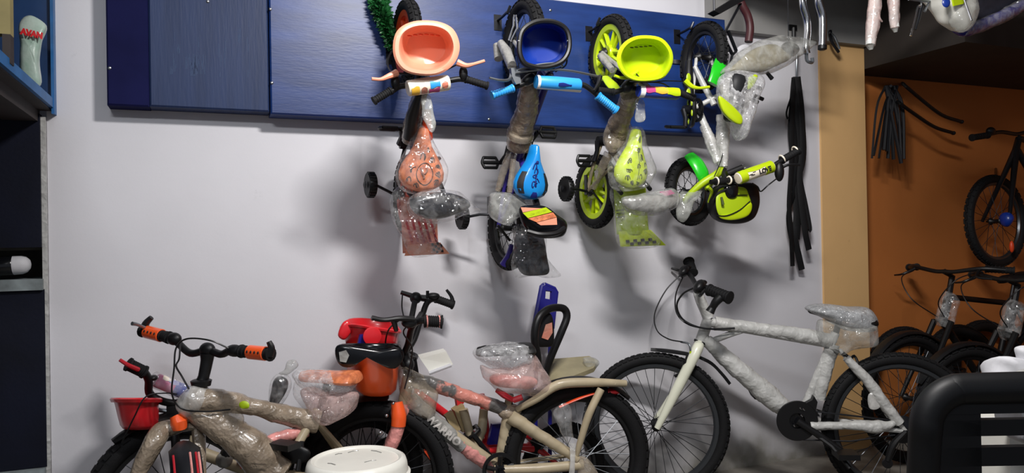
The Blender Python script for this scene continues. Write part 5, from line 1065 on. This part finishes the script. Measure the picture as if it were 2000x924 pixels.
for i, s_ in enumerate(strips):
    part('strip', MB().tube(spl([W(x, y, .055+.006*((i*3) % 8)+.01*math.sin(k*1.3+i)) for k, (x, y) in enumerate(s_)], 5), .017 if i != 4 else .006, 8, True, ((1, -.4+.1*i, 0), .16)), 'rubber', t)
# ================================================================ goods hung from the loft edge
LZ = 2.535
def up_to(p): return V((p.x, p.y, LZ))
d = .45
def drop(name, label, cat, pts, r, mat, d, group=None, cap=None, flat=None):
    P = [W(x, y, d) for x, y in pts]; P = [up_to(P[0])] + P if P[0].z < LZ else P
    t = thing(name, label, cat, P[-1], group)
    part('tube', MB().tube(spl(P, 5), r, 12, True, flat), mat, t)
    if cap: part('end_cap', MB().lathe([(.012, -.012), (.021, -.01), (.021, .008), (.014, .012)], P[-1], P[-1]-P[-2], 14), cap, t)
    return t
t1 = drop('chrome_tube', 'bent chrome tube with a hooked tip hanging in front of the white wall', 'tube', ((1567, 0), (1575, 35), (1577, 60), (1574, 92), (1576, 105)), .0165, 'chrome', d, 'chrome tubes under the loft')
part('tip_hook', MB().tube(spl([W(1575, 100, d), W(1576, 118, d), W(1586, 122, d), W(1586, 113, d)], 4), .008, 8), 'alloy', t1)
drop('chrome_tube', 'bent chrome tube with a black end cap hanging against the pillar', 'tube', ((1598, -5), (1606, 30), (1607, 60), (1606, 93)), .0195, 'chrome', d, 'chrome tubes under the loft', 'black')
t = thing('black_strap', 'tapered flat black strap hanging between the two chrome tubes', 'strap', W(1598, 60, .4)); part('strap', MB().prism([up_to(W(1575, 0, .4)), up_to(W(1600, 0, .4)), W(1600, 58, .4)], (0, .01, 0)), 'ink_dark', t, False)
part('strap_eye', MB().torus(W(1598, 12, .4)+V((0, -.008, 0)), (0, 1, 0), .01, .003, 14, 6), 'dark_metal', t)
t = thing('wheel_clamp', 'brown metal clamp pieces hung on the pillar top', 'clamp', W(1630, 100, .1))
part('clamp_arm', MB().tube(spl([W(1622, 60, .06), W(1624, 80, .08), W(1638, 102, .08)], 4), .008, 8), 'dark_metal', t); part('clamp_arm', MB().tube(spl([W(1618, 62, .05), W(1630, 72, .09), W(1640, 96, .1)], 4), .006, 8), 'alloy', t)
part('peg', MB().tube([W(1620, 64, .0), W(1620, 64, .09)], .006, 8), 'dark_metal', t)
# rack frame and maroon tube
t = thing('luggage_rack', 'black flat-bar luggage carrier hanging upside down from the loft', 'luggage rack', W(1430, 105, .42))
a = lambda x, y, o=0: W(x, y, .42+o)
part('top_plate', MB().prism([a(1388, 24), a(1437, -6), a(1450, 2), a(1400, 30)], (0, .05, 0)), 'black', t, False)
for p, q_ in (((1446, 8), (1412, 70)), ((1412, 70), (1430, 106)), ((1422, 60), (1438, 100))): part('bar', MB().tube([a(*p), a(*q_)], .012, 6, True, ((0, 1, 0), .4)), 'dark_metal', t)
part('bar', MB().tube([a(1438, 100), a(1430, 108), a(1426, 128)], .006, 8), 'dark_metal', t)
part('hanger', MB().tube([up_to(a(1440, 0)), a(1440, 4)], .006, 6).tube([a(1395, 24), up_to(a(1395, 20))], .005, 6), 'dark_metal', t)
t = drop('maroon_tube', 'dull maroon curved tube hanging behind the black luggage carrier', 'tube', ((1445, -5), (1460, 30), (1465, 55), (1462, 82)), .019, 'maroon', .30)
part('tissue_wrap', px_pillow(((1440, 95), (1455, 85), (1468, 92), (1462, 108), (1445, 112)), .30, .015, .015, cr=.006), 'white_cloth', t)
# fender in film
t = thing('wrapped_fender', 'long curved grey fender wrapped in clear film hanging above the green bike', 'fender', W(1500, 120, .45))
part('fender', px_pillow(((1425, 138), (1440, 120), (1470, 98), (1505, 86), (1530, 96), (1545, 112), (1520, 128), (1490, 140), (1450, 142)), .46, .03, .02, cr=.004), 'khaki', t)
part('fender_end', px_pillow(((1526, 92), (1536, 82), (1552, 86), (1560, 98), (1550, 110), (1538, 104)), .48, .02, .02), 'black', t)
part('film_bag', px_pillow(((1408, 146), (1425, 120), (1455, 95), (1490, 76), (1530, 70), (1570, 76), (1592, 84), (1580, 96), (1560, 112), (1530, 132), (1495, 145), (1450, 148)), .46, .05, .04, cr=.010, fr=12, seed=4), 'film_grey', t)
part('hanger', MB().tube([W(1540, 80, .46), up_to(W(1540, 60, .46))], .002, 6), 'dark_metal', t)
part('black_tab', MB().tube([W(1498, 142, .46), W(1508, 154, .46)], [.008, .010], 8), 'black', t)
t = thing('wall_peg', 'small black peg bracket screwed on the shaded wall below the loft', 'peg', W(1550, 60, .0)); part('peg', MB().tube([W(1550, 56, .05), W(1550, 56, .09), W(1550, 75, .085)], .010, 8), 'black', t); part('base', MB().box(W(1548, 54, .056), (.025, .006, .014)), 'black', t, False)
# tubes nearer the room
g = 'film wrapped tubes under the loft'
for lab, pts, r in (('long white film wrapped tube hanging with a torn film shred', ((1708, -10), (1706, 30), (1703, 60), (1700, 88)), .021), ('shorter white film wrapped tube hanging from the loft', ((1746, -10), (1746, 20), (1747, 40), (1748, 54)), .018)):
    P = [W(x, y, 1.0) for x, y in pts]; P = [V((P[0].x, -1.0, 2.445))]+P
    t = thing('wrapped_tube', lab, 'tube', P[-1], g)
    part('tube', MB().tube(spl(P, 5), [r, r, r*.95, r*.85], 12).crumple(.003, 30), 'white_wrap', t)
    part('film', MB().tube(spl(P, 5), [r*1.25, r*1.2, r*1.15, r*.9], 12).crumple(.006, 25), 'film_pink', t)
    part('film_tip', MB().tube([P[-1], P[-1]+V((.003, 0, -.018))], [r*.8, r*.35], 10), 'film_grey', t)
    if 'torn' in lab: part('film_shred', MB().tube(spl([W(1712, 18, 1.0), W(1716, 34, 1.02), W(1722, 43, 1.02)], 4), [.010, .006, .003], 6).crumple(.003, 30), 'film_pink', t)
t = thing('bent_rod', 'thin bright steel rod hanging bent from the loft', 'rod', W(1778, 70, 1.0))
part('rod', MB().tube(spl([V((W(1803, -20, 1.0).x, -1.0, 2.445)), W(1800, 0, 1.0), W(1793, 12, 1.0), W(1786, 40, 1.0), W(1779, 70, 1.0)], 4), .004, 8), 'chrome', t)
part('sleeve', MB().tube([W(1800, 12, 1.0), W(1794, 38, 1.0), W(1788, 58, 1.0)], [.008, .006, .004], 8), 'dark_metal', t)
part('cross_rod', MB().tube([W(1775, -2, 1.0), W(1815, 3, 1.0), W(1806, 22, 1.0)], .006, 8), 'alloy', t)
t = thing('spotted_bag', 'white bag printed with blue and yellow spots hanging from the loft', 'bag', W(1870, 58, 1.0))
part('bag', px_pillow(((1800, -30), (1818, 5), (1836, 30), (1850, 48), (1876, 62), (1890, 45), (1892, 10), (1890, -40)), 1.0, .06, .05, cr=.006, seed=1), 'white_plastic', t)
part('blue_spot', MB().ell(W(1848, 5, 1.066), RT*.017, UP*.02, FW*.006, 14, 6), 'basket_blue', t); part('yellow_patch', MB().prism([W(x, y, 1.068) for x, y in ((1858, -10), (1890, -10), (1880, 8), (1862, 12))], (0, .006, 0)), 'yellow', t)
part('film', px_pillow(((1862, 10), (1890, -10), (1900, 20), (1888, 58), (1872, 62), (1858, 40)), 1.03, .05, .03, cr=.006, seed=3), 'film_grey', t)
part('hanger', MB().tube([W(1850, -20, 1.0), V((W(1850, -40, 1.0).x, -1.0, 2.445))], .004, 6), 'steel', t)
t = thing('navy_wheel_rim', 'dark navy film wrapped hoop hanging under the loft beside the spotted bag', 'hoop', W(1910, 58, .85))
part('hoop', MB().tube(spl([W(1868, 52, .85), W(1885, 60, .86), W(1915, 50, .87), W(1960, 30, .88), W(2010, 2, .88), W(2040, -40, .88)], 6), .026, 12), 'indigo', t)
part('film', MB().tube(spl([W(1880, 60, .86), W(1915, 50, .87), W(1960, 30, .88), W(2010, 2, .88)], 6), .030, 12).crumple(.006, 22), 'film_clear', t)
part('web', px_pillow(((1880, 55), (1925, 40), (1985, 8), (2000, -40), (1890, -40), (1878, 10)), .84, .02, .02, cr=.006), 'navy_cloth', t)
part('hanger', MB().tube([W(1990, -10, .88), V((W(1990, -40, .88).x, -.98, 2.445))], .004, 6), 'steel', t)
t = thing('steel_spoke', 'single bright straight wire hanging in front of the navy hoop', 'wire', W(1898, 40, 1.15)); part('wire', MB().tube([V((W(1904, -20, 1.15).x, -1.012, 2.44)), W(1898, 40, 1.15)], .0035, 6), 'chrome', t); part('loop', MB().torus(V((W(1904, -20, 1.15).x, -1.012, 2.44))+V((0, 0, -.01)), (0, 1, 0), .01, .002, 12, 6), 'chrome', t)
# ================================================================ dark bikes in the alcove
def std_bike(label, cF, head, R, tr, mats, saddle=True, bag=False, grp='dark bikes in the orange alcove', name='dark_bike'):
    """upright bike: front hub on the ground plane, head = direction the bike points"""
    h = V((math.cos(head), math.sin(head), 0)); s_ = V((-h.y, h.x, 0)); g = V((cF.x, cF.y, 0)); WB = 3.1*R
    L = lambda x, y, z: g - h*x + s_*y + ZV*z              # x metres behind the front hub
    t = thing(name, label, 'bicycle', L(WB/2, 0, 0), grp); fm, bm_ = mats
    f, r_ = L(0, 0, R+.001), L(WB, 0, R+.001)
    wheel(t, f, s_, R, tr, 'spoke', 'dark_frame', ns=24, knobs=40, spoke='spoke_steel'); wheel(t, r_, s_, R, tr, 'spoke', 'dark_frame', ns=24, knobs=40, spoke='spoke_steel')
    k = R/.335
    ht, hb_ = L(.30*k, 0, .86*k), L(.25*k, 0, .73*k); bb = L(.62*k, 0, .29*k); st = L(.80*k, 0, .80*k)
    part('frame', MB().tube([ht, hb_], .022*k, 10).tube([ht, st], .016*k, 10).tube([hb_, bb], .020*k, 10).tube([bb, st], .016*k, 10).tube([bb+s_*.03, r_+s_*.06], .009, 8).tube([bb-s_*.03, r_-s_*.06], .009, 8).tube([st+s_*.02, r_+s_*.06], .008, 8).tube([st-s_*.02, r_-s_*.06], .008, 8), fm, t)
    part('fork', MB().tube([hb_, hb_+s_*.05, f+s_*.06], [.02, .016, .010], 8).tube([hb_, hb_-s_*.05, f-s_*.06], [.02, .016, .010], 8), fm, t)
    tp = L(.27*k, 0, 1.00*k); part('stem', MB().tube([ht, L(.33*k, 0, .97*k), tp], .016, 8), 'black', t)
    hb2 = bars(t, [L(.37*k, -.30, 1.01*k), L(.29*k, -.20, 1.02*k), L(.27*k, -.06, 1.0*k), tp, L(.27*k, .06, 1.0*k), L(.29*k, .20, 1.02*k), L(.37*k, .30, 1.01*k)], .0115)
    for q_ in (-1, 1):
        grip(hb2, L(.31*k, .20*q_, 1.018*k), L(.38*k, .31*q_, 1.01*k), .018); lever(hb2, [L(.28*k, .19*q_, 1.01*k), L(.22*k, .22*q_, .98*k), L(.24*k, .29*q_, .97*k)], [.009, .006, .005], 'black')
        cable(t, [L(.26*k, .18*q_, 1.0*k), L(.14*k, .16*q_, .96*k), L(.12*k, .08*q_, .85*k), L(.24*k, .02*q_, .75*k)], .003)
    part('saddle', saddle_mb(L(.70*k, 0, .93*k), L(.96*k, 0, .95*k), ZV, .075, .03), 'black', t); part('seat_post', MB().tube([st, L(.84*k, 0, .93*k)], .013, 8), 'dark_metal', t)
    crank_set(t, bb, s_, .16, -h*.5+ZV*-.6, hw=.06, ring=.08)
    fender(t, f, s_, R+.02, .5, 2.4, .028, 'black', h, ZV, 'front_fender'); fender(t, r_, s_, R+.02, .5, 2.4, .028, 'black', h, ZV, 'rear_fender')
    if bag: part('head_film', MB().lathe([(.03, 0), (.05, .03), (.045, .10), (.05, .16), (.03, .19)], hb_-ZV*.03, ht-hb_, 14).crumple(.010, 18), 'film_clear', t)
    return t, L
p = FL(1758, 772, .34)
std_bike('black bike with thin fenders parked along the orange alcove wall behind the white bike', V((p.x, -.30, 0)), math.pi, .335, .022, ('dark_frame', 'black'), bag=True)
t, L = std_bike('black bike with glossy spokes parked in front of the thin fendered black bike', V((FL(1872, 800, .33).x, -.62, 0)), math.pi-.12, .325, .026, ('dark_frame', 'black'), bag=True)
std_bike('black bike with low bars parked nearest the black chair among the dark bikes', V((FL(1960, 830, .31).x, -1.0, 0)), math.pi-.25, .31, .026, ('dark_frame', 'black'))
for i, (x, dy, tl) in enumerate(((3.79, 0, 'spare black tyre leaning on the orange wall next to the pillar'), (4.13, -.085, 'spare black tyre leaning in front of its neighbours on the orange wall'), (4.47, 0, 'spare black tyre leaning on the orange wall below the hung dark bike'))):
    tl, lab = .16, tl
    Rt = .325; nn = V((0, -math.cos(tl), math.sin(tl))).normalized(); c0 = V((x, .12-.045-Rt*math.sin(tl)-.01+dy, Rt*math.cos(tl)+.012))
    tt = thing('bicycle_tyre', lab, 'tyre', V((c0.x, c0.y, 0)), 'spare tyres along the alcove wall')
    part('tyre', tyre_mb(c0, nn, Rt, .032, 50), 'rubber', tt)
    part('bead', MB().torus(c0, nn, Rt-.062, .006, 48, 6), 'dark_frame', tt)
# bike hung on the alcove wall: wheel, fork and bars show
t = thing('hung_dark_bike', 'dark bike hung high on the orange alcove wall with its front wheel showing', 'bicycle', W(1945, 520, .1), 'dark bikes in the orange alcove')
cw = W(1945, 432, .14)
wheel(t, cw, (.06, -1, .03), .275, .024, 'spoke', 'rim_grey', ns=24, knobs=40, spoke='spoke_steel')
hs = W(1985, 290, .30); part('fork', MB().tube([W(1990, 270, .34), hs, cw+V((.03, -.06, 0))], [.018, .02, .010], 8).tube([hs, cw+V((-.02, .07, 0))], [.018, .010], 8), 'dark_metal', t)
hb = bars(t, [W(1902, 268, .36), W(1925, 264, .36), W(1955, 258, .36), W(1985, 262, .34), W(2010, 258, .33), W(2050, 262, .3)], .011)
grip(hb, W(1930, 264, .36), W(1898, 269, .36), .017); part('clamp', MB().ell(W(1935, 256, .36), (.03, 0, 0), (0, .02, 0), (0, 0, .022)), 'black', hb)
part('frame', MB().tube([hs, W(2060, 420, .3)], .018, 10).tube([W(1990, 270, .34), W(2080, 300, .32)], .016, 10).tube([W(2060, 420, .3), W(2080, 300, .32)], .016, 10), 'dark_metal', t)
part('blue_hub_wrap', MB().ell(W(1966, 428, .2), (.035, 0, 0), (0, .04, 0), (0, 0, .045)).crumple(.008, 16), 'basket_blue', t)
part('rear_reflector', MB().ell(W(1976, 482, .2), (.014, 0, 0), (0, .012, 0), (0, 0, .035)), 'orange_dark', t)
part('hanger', MB().tube([W(1945, 340, .14)+V((0, 0, -.03)), W(1945, 340, .06), W(1945, 330, -.11)], .008, 8), 'dark_metal', t)
# curved bars on the alcove wall
for lab, pts in (('upper curved black bar end sticking out of the cable bundle', ((1765, 165), (1800, 195), (1840, 225), (1878, 238))), ('lower curved black bar end with a silver tip out of the cable bundle', ((1755, 200), (1785, 222), (1825, 248), (1862, 260)))):
    tt = thing('curved_bar', lab, 'bar', W(pts[-1][0], pts[-1][1], .1), 'curved bars on the alcove wall'); part('bar', MB().tube(spl([W(pts[0][0], pts[0][1], -.11)]+[W(x, y, .10) for x, y in pts], 5), .010, 8), 'black', tt); part('bar_tip', MB().ell(W(*pts[-1], .10), (.014, 0, 0), (0, .014, 0), (0, 0, .012), 10, 6), 'black', tt)
t = thing('cable_bundle', 'bundle of dark plastic sleeved cables hanging on the orange alcove wall', 'cables', W(1720, 300, .03))
part('peg', MB().tube([W(1740, 168, -.12), W(1740, 168, .08)], .008, 8), 'dark_metal', t)
rnd = random.Random(3)
for i in range(14):
    x0 = 1738+rnd.uniform(-10, 14); x1 = 1700+rnd.uniform(2, 70); y1 = rnd.uniform(255, 320)
    part('cable', MB().tube(spl([W(x0, 168, .05), W((x0+x1)/2+rnd.uniform(-8, 8), 210, .06), W(x1, y1, .03+.004*i)], 6), rnd.uniform(.005, .012), 6), 'ink_dark' if i % 4 else 'dark_metal', t)
# ================================================================ black plastic chair at the right front
cdp = 1.62
cc = AT(1985, 800, cdp); u = RT.copy(); u.z = 0; u.normalize(); f2 = V((-u.y, u.x, 0)); f2 = f2 if f2.dot(CAM-cc) > 0 else -f2
ctr = V((AT(2010, 800, cdp).x, AT(2010, 800, cdp).y, 0)); ztop = AT(1900, 757, cdp).z
t = thing('plastic_chair', 'black plastic chair with a slatted back in front of the dark bikes', 'chair', ctr)
K = lambda x, y, z: ctr+u*x+f2*y+ZV*z
hw = .235
ca = [(-hw+.085-.085*math.cos(k*math.pi/12), ztop-.085+.085*math.sin(k*math.pi/12)) for k in range(7)]
fr = [K(-hw+.01, 0, .42), K(-hw, .0, .62), K(-hw, .008, .74)]+[K(x, .014, z) for x, z in ca]+[K(0, .018, ztop+.002)]+[K(-x, .014, z) for x, z in ca[::-1]]+[K(hw, .008, .74), K(hw, 0, .62), K(hw-.01, 0, .42)]
part('back_frame', MB().tube(spl(fr, 5), .030, 10, True, (f2, 1.15)), 'chair_black', t)
part('top_rail', MB().prism([K(x, .014, z) for x, z in ((-hw+.02, ztop-.05), (-hw+.06, ztop-.015), (0, ztop), (hw-.06, ztop-.015), (hw-.02, ztop-.05), (hw-.02, ztop-.052), (-hw+.02, ztop-.052))], f2*.022), 'chair_black', t, False)
part('back_side_panel', MB().prism([K(-hw+.01, .012, .46), K(-hw+.115, .012, .46), K(-hw+.115, .012, ztop-.04), K(-hw+.02, .012, ztop-.04)], f2*.02), 'chair_black', t, False)
part('back_side_panel', MB().prism([K(hw-.01, .012, .46), K(hw-.115, .012, .46), K(hw-.115, .012, ztop-.04), K(hw-.02, .012, ztop-.04)], f2*.02), 'chair_black', t, False)
def zat(y): return AT(1950, y, cdp).z
for y0, y1 in ((815, 846), (868, 904), (924, 950), (965, 1000)):
    part('slat', MB().box(K(0, .012, (zat(y0)+zat(y1))/2), (hw-.02, .010, (zat(y0)-zat(y1))/2), (u, f2, ZV)), 'chair_black', t, False)
part('seat', MB().box(K(0, -.21, .43), (hw, .22, .018), (u, f2, ZV)).crumple(.002, 8), 'chair_black', t, False)
for sx in (-1, 1):
    part('leg', MB().tube([K(sx*(hw-.02), 0, .44), K(sx*(hw+.01), .05, .0)], [.026, .02], 8), 'chair_black', t)
    part('leg', MB().tube([K(sx*(hw-.02), -.40, .43), K(sx*(hw+.01), -.44, .0)], [.026, .02], 8), 'chair_black', t)
# white sack and box on the seat side
dps = 1.95
t = thing('white_sack', 'crumpled white cloth sack heaped behind the black chair', 'sack', V((AT(1990, 900, dps).x, AT(1990, 900, dps).y, .45)))
PS = lambda x, y, o: AT(x, y, dps-o)
part('sack', px_pillow(((1924, 757), (1938, 745), (1945, 722), (1955, 703), (1975, 699), (2010, 706), (2040, 720), (2050, 790), (2030, 860), (1990, 860), (1965, 800)), 0, .05, .10, cr=.022, fr=13, P=PS, vec=-FW), 'white_cloth', t)
part('dark_fold', px_pillow(((1962, 757), (1975, 735), (2000, 722), (2030, 722), (2040, 760), (2010, 775), (1970, 772)), .05, .03, .02, P=PS, vec=-FW, cr=.006), 'grey_wrap', t)
part('tie', px_pillow(((1985, 680), (2000, 676), (2020, 682), (2020, 704), (1995, 706), (1988, 694)), .0, .02, .02, P=PS, vec=-FW, cr=.006), 'white_cloth', t)
t = thing('cardboard_carton', 'white carton standing on the floor behind the black chair', 'carton', V((AT(2020, 900, 2.15).x, AT(2020, 900, 2.15).y, 0)))
bx0 = AT(1950, 832, 2.15)
part('carton', MB().box(V((bx0.x+.20, bx0.y, bx0.z/2))-u*0, (.19, .13, bx0.z/2), (u, f2, ZV)), 'white_plastic', t, False)
part('flap', MB().box(V((bx0.x+.20, bx0.y, bx0.z+.004))+f2*.06, (.188, .065, .003), (u, f2, ZV)), 'white', t, False)
